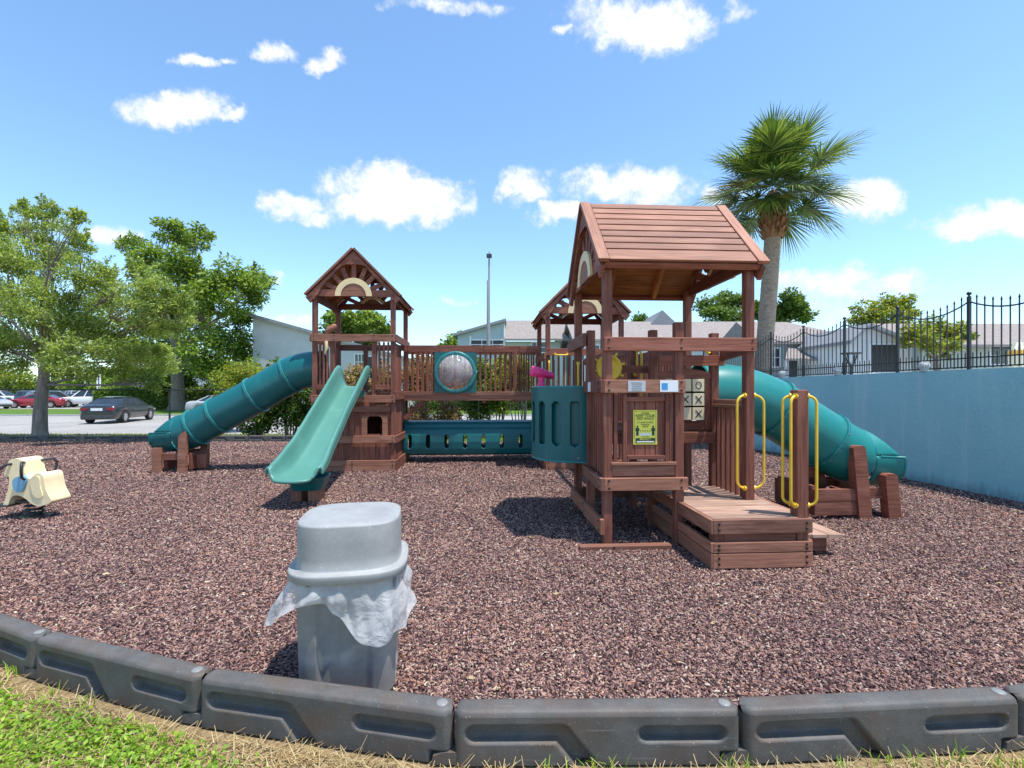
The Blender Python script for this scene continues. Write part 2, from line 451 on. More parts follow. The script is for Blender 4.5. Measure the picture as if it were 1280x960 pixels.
# ------------------------------------------------------------------ mesh helpers
class MB:
    def __init__(s):
        s.v, s.f, s.uv, s.m, s.s = [], [], [], [], []
    def add(s, verts, faces, mat=0, smooth=False, uvs=None):
        o = len(s.v)
        s.v += [tuple(p) for p in verts]
        for i, f in enumerate(faces):
            s.f.append([o + k for k in f])
            s.m.append(mat)
            s.s.append(smooth)
            s.uv.append(uvs[i] if uvs else [(verts[k][0] + verts[k][1], verts[k][2]) for k in f])
        return s
    def box(s, c, size, M=None, mat=0):
        hx = [d / 2 for d in size]
        order = sorted(range(3), key=lambda i: -size[i])
        ou, ov = random.uniform(0, 20), random.uniform(0, 20)
        loc = [(-hx[0], -hx[1], -hx[2]), (hx[0], -hx[1], -hx[2]), (hx[0], hx[1], -hx[2]), (-hx[0], hx[1], -hx[2]),
               (-hx[0], -hx[1], hx[2]), (hx[0], -hx[1], hx[2]), (hx[0], hx[1], hx[2]), (-hx[0], hx[1], hx[2])]
        faces = [(0, 3, 2, 1), (4, 5, 6, 7), (0, 1, 5, 4), (2, 3, 7, 6), (1, 2, 6, 5), (3, 0, 4, 7)]
        naxis = [2, 2, 1, 1, 0, 0]
        uvs = []
        for f, n in zip(faces, naxis):
            ax = [i for i in order if i != n]
            uvs.append([(loc[k][ax[0]] + ou, loc[k][ax[1]] + ov) for k in f])
        c = Vector(c)
        vs = [c + (M @ Vector(p) if M is not None else Vector(p)) for p in loc]
        return s.add(vs, faces, mat, False, uvs)
    def bx(s, a0, a1, b0, b1, z0, z1, mat=0):
        return s.box(((a0 + a1) / 2, (b0 + b1) / 2, (z0 + z1) / 2), (abs(a1 - a0), abs(b1 - b0), abs(z1 - z0)), None, mat)
    def beam(s, p0, p1, w, h, up=(0, 0, 1), mat=0):
        p0, p1 = Vector(p0), Vector(p1)
        d = p1 - p0
        x = d.normalized()
        u = Vector(up)
        y = u.cross(x).normalized()
        z = x.cross(y)
        M = Matrix((x, y, z)).transposed()
        return s.box((p0 + p1) / 2, (d.length, w, h), M, mat)
    def tube(s, pts, r, n=10, mat=0, closed=False, cap=True, smooth=True, a0=None, a1=None, up=None):
        pts = [Vector(p) for p in pts]
        m = len(pts)
        rs = r if isinstance(r, (list, tuple)) else [r] * m
        T = []
        for i in range(m):
            if closed:
                t = pts[(i + 1) % m] - pts[i - 1]
            else:
                t = pts[min(i + 1, m - 1)] - pts[max(i - 1, 0)]
            T.append(t.normalized())
        ref = Vector(up) if up else (Vector((0, 0, 1)) if abs(T[0].z) < 0.9 else Vector((1, 0, 0)))
        u = (ref - T[0] * ref.dot(T[0])).normalized()
        vs = []
        full = a0 is None
        k = n if full else n + 1
        for i in range(m):
            u = (u - T[i] * u.dot(T[i])).normalized()
            w = T[i].cross(u)
            for j in range(k):
                an = 2 * math.pi * j / n if full else a0 + (a1 - a0) * j / n
                vs.append(pts[i] + (u * math.cos(an) + w * math.sin(an)) * rs[i])
        fs, uvs = [], []
        for i in range(m if closed else m - 1):
            i2 = (i + 1) % m
            for j in range(n):
                j2 = (j + 1) % k
                fs.append((i * k + j, i * k + j2, i2 * k + j2, i2 * k + j))
        s.add(vs, fs, mat, smooth)
        if cap and not closed and full:
            s.add(vs[:k], [tuple(range(k))[::-1]], mat)
            s.add(vs[-k:], [tuple(range(k))], mat)
        return s
    def lathe(s, prof, c=(0, 0, 0), n=32, mat=0, M=None, smooth=True):
        vs, fs = [], []
        for (r, z) in prof:
            for j in range(n):
                a = 2 * math.pi * j / n
                p = Vector((r * math.cos(a), r * math.sin(a), z))
                vs.append(Vector(c) + (M @ p if M is not None else p))
        for i in range(len(prof) - 1):
            for j in range(n):
                j2 = (j + 1) % n
                fs.append((i * n + j, i * n + j2, (i + 1) * n + j2, (i + 1) * n + j))
        return s.add(vs, fs, mat, smooth)
    def prism(s, poly, fn, d0, d1, mat=0, smooth=False):
        """poly: 2-D outline, fn(u, v, d) -> 3-D"""
        n = len(poly)
        vs = [fn(u, v, d0) for u, v in poly] + [fn(u, v, d1) for u, v in poly]
        fs = [tuple(range(n))[::-1], tuple(range(n, 2 * n))]
        uv = [[poly[k % n] for k in f] for f in fs]
        s.add(vs, fs, mat, smooth, uv)
        fs2 = [(i, (i + 1) % n, n + (i + 1) % n, n + i) for i in range(n)]
        s.add(vs, fs2, mat, smooth)
        return s
    def grid(s, nu, nv, fn, mat=0, smooth=True, wrapu=False, hole=None):
        vs = [fn(i / (nu if wrapu else nu), j / nv) for j in range(nv + 1) for i in range(nu if wrapu else nu + 1)]
        k = nu if wrapu else nu + 1
        fs = []
        for j in range(nv):
            for i in range(nu):
                if hole and hole((i + 0.5) / nu, (j + 0.5) / nv):
                    continue
                i2 = (i + 1) % k if wrapu else i + 1
                fs.append((j * k + i, j * k + i2, (j + 1) * k + i2, (j + 1) * k + i))
        return s.add(vs, fs, mat, smooth)
    def bolt(s, p, d, r=0.012, mat=1):
        p, d = Vector(p), Vector(d)
        return s.tube([p, p + d * 0.006], r, 8, mat, smooth=False)
    def build(s, name, mats, parent=None, off=None, bevel=0, solid=0, loc=None, fixn=True, seg=2):
        me = bpy.data.meshes.new(name)
        v = s.v
        if off is not None:
            v = [(p[0] - off[0], p[1] - off[1], p[2] - off[2]) for p in v]
        me.from_pydata(v, [], s.f)
        uvl = me.uv_layers.new(name="UVMap")
        flat = [c for face in s.uv for uv in face for c in uv]
        uvl.data.foreach_set("uv", flat)
        me.polygons.foreach_set("material_index", s.m)
        me.polygons.foreach_set("use_smooth", s.s)
        for mm in ([mats] if isinstance(mats, str) else mats):
            me.materials.append(MAT[mm])
        me.update()
        if fixn:
            import bmesh
            b = bmesh.new()
            b.from_mesh(me)
            bmesh.ops.recalc_face_normals(b, faces=b.faces)
            b.to_mesh(me)
            b.free()
        o = bpy.data.objects.new(name, me)
        C.objects.link(o)
        if parent is not None:
            o.parent = parent
        if loc is not None:
            o.location = loc
        if solid:
            md = o.modifiers.new("solid", 'SOLIDIFY')
            md.thickness = solid
            md.offset = 0
        if bevel:
            md = o.modifiers.new("bevel", 'BEVEL')
            md.width = bevel
            md.segments = seg
            md.limit_method = 'ANGLE'
            md.angle_limit = R(40)
        return o

def np_mesh(name, verts, quads, mat, parent=None, smooth=False, loc=None):
    me = bpy.data.meshes.new(name)
    verts = np.ascontiguousarray(verts, dtype=np.float32)
    quads = np.ascontiguousarray(quads, dtype=np.int32)
    me.vertices.add(len(verts))
    me.vertices.foreach_set("co", verts.ravel())
    me.loops.add(quads.size)
    me.loops.foreach_set("vertex_index", quads.ravel())
    me.polygons.add(len(quads))
    me.polygons.foreach_set("loop_start", np.arange(len(quads), dtype=np.int32) * 4)
    me.update(calc_edges=True)
    me.materials.append(MAT[mat])
    o = bpy.data.objects.new(name, me)
    C.objects.link(o)
    if parent is not None:
        o.parent = parent
    if loc is not None:
        o.location = loc
    return o
def tag(o, label=None, cat=None, group=None, kind=None):
    if label: o["label"] = label
    if cat: o["category"] = cat
    if group: o["group"] = group
    if kind: o["kind"] = kind
    return o
def empty(name, loc, rz=0.0, label=None, cat=None, group=None):
    o = bpy.data.objects.new(name, None)
    o.empty_display_size = 0.2
    o.location = loc
    o.rotation_euler = (0, 0, rz)
    C.objects.link(o)
    return tag(o, label, cat, group)
def copy_tree(o, parent=None):
    c = o.copy()
    C.objects.link(c)
    c.parent = parent
    for ch in list(o.children):
        copy_tree(ch, c)
    return c

def unit(v):
    return v / np.maximum(np.linalg.norm(v, axis=1, keepdims=True), 1e-9)
def leaf_quads(P, size, aspect=0.5, up=0.35, vary=0.35, dirs=None):
    n = len(P)
    nrm = rng.normal(size=(n, 3))
    nrm[:, 2] = np.abs(nrm[:, 2]) + up
    nrm = unit(nrm)
    d = rng.normal(size=(n, 3)) if dirs is None else dirs + rng.normal(size=(n, 3)) * 0.5
    d = unit(d - nrm * np.sum(d * nrm, 1, keepdims=True))
    w = np.cross(nrm, d)
    L = (size * (1 + vary * rng.uniform(-1, 1, n)))[:, None]
    v0 = P
    v1 = P + d * L * 0.5 + w * L * aspect * 0.5 + nrm * L * 0.05
    v2 = P + d * L
    v3 = P + d * L * 0.5 - w * L * aspect * 0.5 + nrm * L * 0.05
    V = np.stack([v0, v1, v2, v3], 1).reshape(-1, 3)
    Q = np.arange(4 * n).reshape(-1, 4)
    return V, Q
def in_ball(n):
    v = unit(rng.normal(size=(n, 3)))
    return v * rng.uniform(0, 1, (n, 1)) ** (1 / 2.4)

def limb(mb, p0, p1, r0, r1, sag=0.15, n=7):
    p0, p1 = Vector(p0), Vector(p1)
    pts, rs = [], []
    side = Vector((random.uniform(-1, 1), random.uniform(-1, 1), random.uniform(-0.2, 0.6))) * sag * (p1 - p0).length
    for i in range(6):
        t = i / 5
        pts.append(p0.lerp(p1, t) + side * math.sin(math.pi * t) + Vector((random.uniform(-1, 1), random.uniform(-1, 1), 0)) * r0 * 0.25 * (0 < i < 5))
        rs.append(r0 + (r1 - r0) * t)
    mb.tube(pts, rs, n, cap=False)
    return pts

def make_tree(name, label, cat, base, trunk_top, r_trunk, blobs, leafmat, leaf, n_leaf, bark="bark_grey", group=None,
              sub=16, clump=0.36, flare=1.5, up=0.35, aspect=0.5, trunk_parts=True, outward=False, sprays=0):
    """blobs: world (centre, radius); the crown is many small sprays of leaves placed in each blob"""
    base = Vector(base)
    root = empty(name, base, 0, label, cat, group)
    mb = MB()
    tt = Vector(trunk_top) - base
    pts, rs = [], []
    for i in range(9):
        t = i / 8
        p = tt * t + Vector((math.sin(t * 5 + base.x), math.cos(t * 4 + base.y), 0)) * r_trunk * 0.35 * t
        pts.append(p)
        rs.append(r_trunk * (1 - 0.35 * t) * (1 + (flare - 1) * max(0, 1 - t * 7) ** 2))
    mb.tube(pts, rs, 14, cap=False)
    allP, allD = [], []
    wsum = sum(r ** 2 for _, r in blobs)
    for (c, r) in blobs:
        c = Vector(c) - base
        tp = pts[-1] if c.z > pts[-1].z else pts[6]
        lp = limb(mb, tp, c, r_trunk * 0.24, r_trunk * 0.05, 0.10)
        ns = max(4, int(sub * (0.6 + 0.4 * r / max(rr for _, rr in blobs))))
        cen = in_ball(ns) * r
        cen[:, 2] *= 0.85
        nl = int(n_leaf * r ** 2 / wsum)
        for q in cen:
            tip = Vector(q) + c
            if ns <= 40 and random.random() < 0.5:
                limb(mb, lp[3], tip, r_trunk * 0.06, r_trunk * 0.02, 0.12, 5)
            m = max(3, int(nl / ns * random.uniform(0.55, 1.45)))
            rad = r * clump * random.uniform(0.7, 1.25)
            P = in_ball(m) * rad * np.array([1.1, 1.1, 0.75]) + np.array(tip)
            allP.append(P)
            allD.append(P - np.array(lp[3]) if outward else P - np.array(tip))
    for _ in range(sprays):
        c, r = random.choice(blobs)
        c = Vector(c) - base
        d = Vector((random.gauss(0, 0.55), random.gauss(0, 0.55), random.uniform(0.3, 1.0))).normalized()
        st, ln = c + d * r * 0.6, r * random.uniform(0.55, 1.0)
        limb(mb, st, st + d * ln, r_trunk * 0.05, r_trunk * 0.015, 0.06, 4)
        m = 70
        tt_ = rng.uniform(0, 1, m)[:, None]
        P = np.array(st) + np.array(d) * ln * tt_ + rng.normal(0, 0.05 + 0.04 * r, (m, 3)) * (1.1 - tt_)
        allP.append(P)
        allD.append(np.tile(np.array(d), (m, 1)) + rng.normal(0, 0.5, (m, 3)))
    P = np.concatenate(allP)
    D = unit(np.concatenate(allD))
    V, Q = leaf_quads(P, leaf, aspect, up, 0.4, D)
    np_mesh("crown", V, Q, leafmat, root)
    mb.build("trunk", bark, root, fixn=False)
    return root
def px_blobs(lst, Y, depth=0.6):
    out = []
    for (x, y, r) in lst:
        rr = r * Y / F
        yy = Y + random.uniform(-1, 1) * depth
        out.append((wp(x, y, yy), rr))
    return out

# ------------------------------------------------------------------ world: sky, clouds, sun
SUN = Vector((0.285, -0.15, 1.0)).normalized()
EL = math.asin(SUN.z)
AZ = math.atan2(SUN.x, SUN.y)
w = bpy.data.worlds.new("World")
sc.world = w
w.use_nodes = True
nt = w.node_tree
bg = nt.nodes["Background"]
sky = N(nt, "ShaderNodeTexSky", sky_type='NISHITA')
sky.sun_disc = False
sky.sun_elevation = EL
sky.sun_rotation = AZ
sky.air_density = 1.0
sky.dust_density = 0.35
sky.ozone_density = 2.0
SKY_S = 0.15
bg.inputs[1].default_value = SKY_S
tcw = N(nt, "ShaderNodeTexCoord")
D = tcw.outputs["Generated"]
sx = N(nt, "ShaderNodeSeparateXYZ")
nt.links.new(D, sx.inputs[0])
def M1(op, a, b=None, c=None):
    n = N(nt, "ShaderNodeMath", operation=op)
    for i, v in enumerate((a, b, c)):
        if v is None: continue
        if isinstance(v, (int, float)): n.inputs[i].default_value = v
        else: nt.links.new(v, n.inputs[i])
    return n.outputs[0]
yy = M1('MAXIMUM', sx.outputs[1], 0.02)
dn = N(nt, "ShaderNodeTexNoise")
dn.inputs["Scale"].default_value = 9
dn.inputs["Detail"].default_value = 8
dn.inputs["Roughness"].default_value = 0.62
nt.links.new(D, dn.inputs["Vector"])
sd = N(nt, "ShaderNodeSeparateColor")
nt.links.new(dn.outputs["Color"], sd.inputs[0])
pu = M1('ADD', M1('DIVIDE', sx.outputs[0], yy), M1('MULTIPLY', M1('SUBTRACT', sd.outputs[0], 0.5), 0.17))
pv = M1('ADD', M1('DIVIDE', sx.outputs[2], yy), M1('MULTIPLY', M1('SUBTRACT', sd.outputs[1], 0.5), 0.115))
CL = [(213, 138, 58, 22, 1), (285, 147, 26, 7, .7), (247, 82, 24, 8, .8), (283, 77, 20, 6, .7), (347, 58, 27, 16, .9), (405, 74, 22, 14, .9),
      (497, 250, 86, 34, 1.25), (480, 222, 55, 26, 1), (440, 225, 40, 22, .8), (355, 256, 44, 17, 1), (385, 270, 25, 12, .8), (652, 236, 33, 22, 1),
      (700, 266, 36, 15, 1), (790, 232, 88, 24, 1), (735, 212, 55, 12, .6), (812, 28, 82, 34, 1.1), (760, 12, 60, 22, .8), (702, 37, 18, 9, .8),
      (555, 8, 72, 11, .7), (930, 10, 14, 14, .6), (1085, 246, 38, 24, 1), (1225, 280, 74, 18, 1), (1275, 268, 40, 20, 1), (1055, 352, 110, 26, .8),
      (1010, 385, 130, 18, .6), (120, 288, 44, 14, .8), (50, 280, 25, 10, .6), (345, 343, 18, 7, .6), (365, 398, 34, 12, .6), (575, 378, 40, 7, .45),
      (900, 250, 30, 12, .6), (-120, 200, 90, 30, 1), (1420, 180, 90, 34, 1)]
acc = None
for (cx, cy, rx, ry, st) in CL:
    u0, v0 = (cx - 640) / F, (HZ - cy) / F
    du = M1('DIVIDE', M1('SUBTRACT', pu, u0), rx / F)
    dv = M1('DIVIDE', M1('SUBTRACT', pv, v0), ry / F)
    d2 = M1('ADD', M1('MULTIPLY', du, du), M1('MULTIPLY', dv, dv))
    g = M1('MULTIPLY', M1('SUBTRACT', 1.0, M1('MULTIPLY', d2, 0.55)), st)
    g = M1('MAXIMUM', g, 0.0)
    acc = g if acc is None else M1('MAXIMUM', acc, g)
fb = N(nt, "ShaderNodeTexNoise")
fb.inputs["Scale"].default_value = 26
fb.inputs["Detail"].default_value = 9
fb.inputs["Roughness"].default_value = 0.66
nt.links.new(D, fb.inputs["Vector"])
den = M1('ADD', acc, M1('MULTIPLY', M1('SUBTRACT', fb.outputs["Fac"], 0.5), 1.7))
den = M1('MULTIPLY', den, M1('GREATER_THAN', acc, 0.001))
mr = N(nt, "ShaderNodeMapRange", interpolation_type='SMOOTHSTEP')
mr.inputs[1].default_value = 0.16
mr.inputs[2].default_value = 0.98
nt.links.new(den, mr.inputs[0])
# the sky of the photograph is a little cyan
tint = mixc(nt, 1.0, sky.outputs[0], (0.77, 0.90, 0.945), 'MULTIPLY')
ccol = mixc(nt, M1('MULTIPLY', mr.outputs[0], fb.outputs["Fac"]), (2.95, 3.15, 3.45), (4.6, 4.6, 4.65))
skyc = mixc(nt, mr.outputs[0], tint, ccol)
nt.links.new(skyc, bg.inputs[0])

sl = bpy.data.lights.new("sun", 'SUN')
sl.energy = 3.15
sl.angle = R(0.53)
sl.color = (1.0, 0.955, 0.89)
so = bpy.data.objects.new("sun", sl)
so.rotation_euler = SUN.to_track_quat('Z', 'Y').to_euler()
so.location = (6, -3, 20)
C.objects.link(so)
sc.view_settings.view_transform = 'Standard'
sc.view_settings.look = 'None'
sc.view_settings.gamma = 1
sc.view_settings.exposure = 1.02
sc.cycles.use_denoising = True
sc.cycles.max_bounces = 8
sc.cycles.transparent_max_bounces = 12

# ------------------------------------------------------------------ ground
ZR = -0.25
def mz(y):
    return -0.14 * min(1, max(0, (y - 11) / 4.75))
def gz(x, y):
    if y < 15.75:
        return mz(y)
    t = min(1, (y - 15.75) / 3.65)
    return -0.14 + (ZR + 0.14) * t
mb = MB()
ys = [-60, -10, 0, 2, 6, 11, 15.75, 17, 18.2, 19.4, 22, 30, 60, 150, 600, 1500]
xs = [-1500, -300, -60, -20, -8, 0, 8, 20, 60, 300, 1500]
vs = [(x, y, gz(x, y) - 0.012) for y in ys for x in xs]
k = len(xs)
mb.add(vs, [(j * k + i, j * k + i + 1, (j + 1) * k + i + 1, (j + 1) * k + i) for j in range(len(ys) - 1) for i in range(k - 1)], 0, True)
tag(mb.build("ground", "lawn"), kind="structure")

# playground bed outline
JN = [(-4.9, 4.30), (-4.25, 3.62), (-3.55, 2.98), (-2.56, 2.57), (-1.447, 2.214), (-0.2375, 1.979), (0.972, 1.991), (2.22, 2.071), (3.42, 2.30), (4.55, 2.75)]
FB = 15.75
WA = 7.385
bed = [(x, y + 0.03) for x, y in JN] + [(6.0, 3.6), l2w(WA, 4.3), l2w(WA, 15.6)] + [(3, FB), (-22, FB), (-20, 11), (-12, 7.5), (-7, 5.3)]
wy = lambda y_: l2w(WA, (y_ - WA * sT) / cT)
near_bed = [(x, y + 0.03) for x, y in JN] + [(6.0, 3.6), l2w(WA, 4.3), wy(11), (-20, 11), (-12, 7.5), (-7, 5.3)]
mb = MB()
mb.add([(x, y, 0.0) for x, y in near_bed], [tuple(range(len(near_bed)))])
mb.add([(*wy(11), 0.0), (*wy(FB), -0.14), (-22, FB, -0.14), (-20, 11, 0.0)], [(0, 1, 2, 3)])
tag(mb.build("mulch_bed", "mulch_ground"), kind="structure")

def chips(regions):
    Vs, n0 = [], 0
    cor = np.array([(-1, -1, -1), (1, -1, -1), (1, 1, -1), (-1, 1, -1), (-.85, -.6, 1), (.85, -.6, 1), (.85, .6, 1), (-.85, .6, 1)]) * 0.5
    fc = np.array([(4, 5, 6, 7), (0, 1, 5, 4), (2, 3, 7, 6), (1, 2, 6, 5), (3, 0, 4, 7)])
    for (y0, y1, dens, sc_) in regions:
        area = (y1 ** 2 - y0 ** 2) * 1.13
        n = int(area * dens)
        y = np.sqrt(rng.uniform(y0 ** 2, y1 ** 2, n))
        x = rng.uniform(-1.13, 1.13, n) * y
        lim = np.interp(x, [p[0] for p in JN], [p[1] + 0.06 for p in JN], left=99, right=99)
        lim = np.where(x < JN[0][0], np.interp(-x, [4.9, 7, 12, 20], [4.3, 5.35, 7.55, 11]), lim)
        lim = np.where(x > JN[-1][0], np.interp(x, [4.55, 6, 7.1], [2.8, 3.65, 4.6]), lim)
        al = x * cT + y * sT
        ok = (y > lim) & (al < WA - 0.02) & (y < FB)
        x, y = x[ok], y[ok]
        n = len(x)
        L = rng.uniform(0.010, 0.031, n) * sc_
        W = rng.uniform(0.004, 0.010, n) * sc_
        T = rng.uniform(0.003, 0.007, n) * sc_
        yaw = rng.uniform(0, 2 * np.pi, n)
        pit = rng.normal(0, 0.38, n)
        rol = rng.normal(0, 0.5, n)
        loc = cor[None] * np.stack([L, W, T], 1)[:, None, :]
        cr, sr = np.cos(rol)[:, None], np.sin(rol)[:, None]
        yv = loc[..., 1] * cr - loc[..., 2] * sr
        zv = loc[..., 1] * sr + loc[..., 2] * cr
        cp, sp = np.cos(pit)[:, None], np.sin(pit)[:, None]
        xv = loc[..., 0] * cp - zv * sp
        zv = loc[..., 0] * sp + zv * cp
        cy_, sy_ = np.cos(yaw)[:, None], np.sin(yaw)[:, None]
        X = xv * cy_ - yv * sy_ + x[:, None]
        Yv = xv * sy_ + yv * cy_ + y[:, None]
        Zv = zv - 0.14 * np.clip((y - 11) / 4.75, 0, 1)[:, None] + (np.abs(rng.normal(0, 0.006, n)) + 0.004)[:, None] * sc_
        Vs.append(np.stack([X, Yv, Zv], 2).reshape(-1, 3))
    V = np.concatenate(Vs)
    n = len(V) // 8
    Q = (np.arange(n)[:, None, None] * 8 + fc[None]).reshape(-1, 4)
    return V, Q
V, Q = chips([(2.0, 3.4, 8000, 1.0), (3.4, 5.2, 5400, 1.05), (5.2, 8.0, 2700, 1.2), (8.0, 15.7, 620, 1.6)])
tag(np_mesh("mulch_chips", V, Q, "mulch_chip"), kind="stuff")

n = 900
y = np.sqrt(rng.uniform(2.3 ** 2, 15 ** 2, n))
x = rng.uniform(-1.1, 1.1, n) * y
ok = (y > np.interp(x, [p_[0] for p_ in JN], [p_[1] + 0.1 for p_ in JN], left=6, right=6)) & (x * cT + y * sT < WA - 0.05)
P = np.stack([x[ok], y[ok], 0.016 - 0.14 * np.clip((y[ok] - 11) / 4.75, 0, 1)], 1)
V, Q = leaf_quads(P, 0.045, 0.5, 2.5, 0.4)
tag(np_mesh("fallen_leaves", V, Q, "straw"), kind="stuff")

# roads
mb = MB()
mb.add([(-160, 19.7, ZR - 0.004), (60, 19.7, ZR - 0.004), (60, 33.6, ZR - 0.004), (-160, 33.6, ZR - 0.004)], [(0, 1, 2, 3)])
tag(mb.build("road", "asphalt"), kind="structure")
mb = MB()
mb.bx(-160, 60, 33.6, 33.75, ZR - 0.05, ZR + 0.12)
tag(mb.build("kerb", "concrete"), kind="structure")
mb = MB()
mb.add([(-160, 46.5, ZR - 0.004), (-31, 46.5, ZR - 0.004), (-31, 75, ZR - 0.004), (-160, 75, ZR - 0.004)], [(0, 1, 2, 3)])
tag(mb.build("parking_lot", "asphalt"), kind="structure")

# grass blades, clover, straw in the foreground and along the far strip
def blades(P, h, wd, lean=0.5):
    n = len(P)
    az = rng.uniform(0, 2 * np.pi, n)
    d = np.stack([np.cos(az), np.sin(az), np.zeros(n)], 1)
    s_ = np.stack([-np.sin(az), np.cos(az), np.zeros(n)], 1)
    H = (h * rng.uniform(0.5, 1.2, n))[:, None]
    ln = rng.uniform(0.1, 1, n)[:, None] * lean
    up = np.array([0, 0, 1.0])
    w0 = s_ * wd
    m1 = P + d * H * ln * 0.35 + up * H * 0.6
    m2 = P + d * H * ln + up * H * (1 - 0.35 * ln)
    V = np.stack([P - w0, P + w0, m1 + w0 * 0.8, m1 - w0 * 0.8, m2 + w0 * 0.1, m2 - w0 * 0.1], 1).reshape(-1, 3)
    b = np.arange(n)[:, None] * 6
    Q = np.concatenate([b + np.array([0, 1, 2, 3]), b + np.array([3, 2, 4, 5])], 0)
    return V, Q
def front_y(x):
    return np.interp(x, [p[0] for p in JN], [p[1] for p in JN])
n = 30000
x = rng.uniform(-4.2, -0.95, n)
fy = front_y(x) - 0.08
y = fy - np.abs(rng.normal(0, 1, n)) * 0.42 - 0.02
pat = np.sin(x * 5.1 + 1.0) * np.sin(y * 6.3 + x * 2) + rng.normal(0, 0.55, n)
keep = (pat > -0.35) & (x < -1.15 + (fy - y) * 0.75 + rng.normal(0, 0.06, n)) & ((fy - y) > 0.045 + rng.normal(0, 0.07, n) * (x > -2.4))
x, y = x[keep], y[keep]
P = np.stack([x, y, rng.uniform(-0.005, 0.035, len(x))], 1)
V, Q = leaf_quads(P, 0.022, 0.62, 0.7, 0.45)
tag(np_mesh("clover", V, Q, "leaf_clover"), kind="stuff")
n = 34000
x = rng.uniform(-4.2, 4.4, n)
y = front_y(x) - 0.05 - rng.uniform(0, 1.0, n) ** 1.3 * 0.95
keep = (np.sin(x * 3.3) * np.sin(y * 9 + x) + rng.normal(0, 0.6, n) > -0.7)
x, y = x[keep], y[keep]
P = np.stack([x, y, rng.uniform(-0.01, 0.018, len(x))], 1)
az = rng.uniform(0, 2 * np.pi, len(x))
L = rng.uniform(0.03, 0.10, len(x))
dx = np.stack([np.cos(az), np.sin(az), rng.normal(0.1, 0.25, len(x))], 1) * L[:, None]
sd_ = np.stack([-np.sin(az), np.cos(az), np.zeros(len(x))], 1) * 0.0016
V = np.stack([P - sd_, P + sd_, P + dx + sd_ * 0.6, P + dx - sd_ * 0.6], 1).reshape(-1, 3)
tag(np_mesh("dry_straw", V, np.arange(len(V)).reshape(-1, 4), "straw"), kind="stuff")
Ps = []
for (px_, py_, cnt, sp_) in [(738, 953, 16, .05), (765, 956, 12, .05), (905, 950, 12, .05), (925, 956, 12, .05), (1100, 944, 12, .05), (1140, 950, 16, .08), (1185, 940, 8, .05), (1240, 948, 20, .1),
                            (1050, 955, 14, .08), (690, 958, 10, .05), (75, 862, 14, .05), (25, 835, 22, .06), (120, 872, 12, .05), (232, 915, 10, .05), (10, 850, 12, .05)]:
    c = gp(px_, py_)
    Ps.append(np.stack([c.x + rng.normal(0, sp_ * 0.5, cnt), c.y - 0.05 + rng.normal(0, 0.02, cnt), np.full(cnt, -0.01)], 1))
V, Q = blades(np.concatenate(Ps), 0.075, 0.0028, 0.9)
tag(np_mesh("grass_tufts", V, Q, "leaf_clover"), kind="stuff")
n = 26000
x = rng.uniform(-24, 6, n)
y = rng.uniform(15.95, 19.6, n)
P = np.stack([x, y, np.array([gz(0, q) for q in y]) - 0.012], 1)
V, Q = blades(P, 0.09, 0.009, 0.7)
tag(np_mesh("grass_strip", V, Q, "leaf_yellow"), kind="stuff")

# ------------------------------------------------------------------ playground edging
def edging_mesh():
    Lg, H, T = 1.19, 0.222, 0.10
    mb = MB()
    def seg_d(px, py, a, b):
        ax, ay = a; bx_, by = b
        t = max(0, min(1, ((px - ax) * (bx_ - ax) + (py - ay) * (by - ay)) / ((bx_ - ax) ** 2 + (by - ay) ** 2)))
        return math.hypot(px - ax - t * (bx_ - ax), py - ay - t * (by - ay))
    def sst(e0, e1, x):
        t = max(0, min(1, (x - e0) / (e1 - e0)))
        return t * t * (3 - 2 * t)
    def depth(u, v):
        d1 = min(seg_d(u, v, (0.085, 0.128), (0.44, 0.128)), seg_d(u, v, (0.44, 0.128), (0.56, -0.02)))
        r1 = 0.040 * (1 - sst(0.026, 0.042, d1))
        d2 = seg_d(u, v, (0.80, 0.125), (1.09, 0.125))
        r2 = 0.045 * (1 - sst(0.024, 0.038, d2))
        low = 0.030 * sst(0.06, 0.09, v) if False else 0
        # lower right corner is cut back where the next piece tucks in
        cut = 0.05 * sst(1.10, 1.115, u) * (1 - sst(0.045, 0.055, v))
        rr = 0.03
        e = min(u, Lg - u)
        rnd = rr - math.sqrt(max(0, rr * rr - (rr - min(e, rr)) ** 2))
        return max(r1, r2, cut) + rnd
    nu, nv = 140, 44
    prof = []
    rt = 0.024
    def fn(i, j):
        u = i * Lg
        v = j * (H - rt)
        return (u, depth(u, v), v)
    mb.grid(nu, nv, fn)
    def top(i, j):
        u = i * Lg
        rr = 0.03
        e = min(u, Lg - u)
        rnd = rr - math.sqrt(max(0, rr * rr - (rr - min(e, rr)) ** 2))
        fall = 0.010 * max(0, 1 - e / 0.02) ** 2
        y0, y1 = rnd, T - rnd
        s_ = [(y0, H - rt), (y0 + rt * 0.15, H - rt * 0.4), (y0 + rt * 0.5, H - rt * 0.1), (y0 + rt, H), (y1 - rt, H), (y1 - rt * 0.4, H - rt * 0.12), (y1, H - rt), (y1, 0.0)]
        p = s_[round(j * 7)]
        return (u, p[0], p[1] - fall)
    mb.grid(60, 7, top)
    # end faces
    for u in (0.0, Lg):
        mb.add([(u, 0.03, 0), (u, T - 0.03, 0), (u, T - 0.03, H - 0.03), (u, 0.03, H - 0.03)], [(0, 1, 2, 3)])
    # tongue that reaches under the neighbour
    mb.prism([(-0.10, 0.0), (0.02, 0.0), (0.02, 0.05), (-0.05, 0.05), (-0.09, 0.035)], lambda u, v, d: (u, d, v), 0.008, T - 0.01)
    cap = MB()
    cap.lathe([(0.026, 0), (0.026, 0.004), (0.020, 0.007), (0.0, 0.008)], (Lg - 0.05, T / 2, H - 0.002), 16)
    return mb, cap
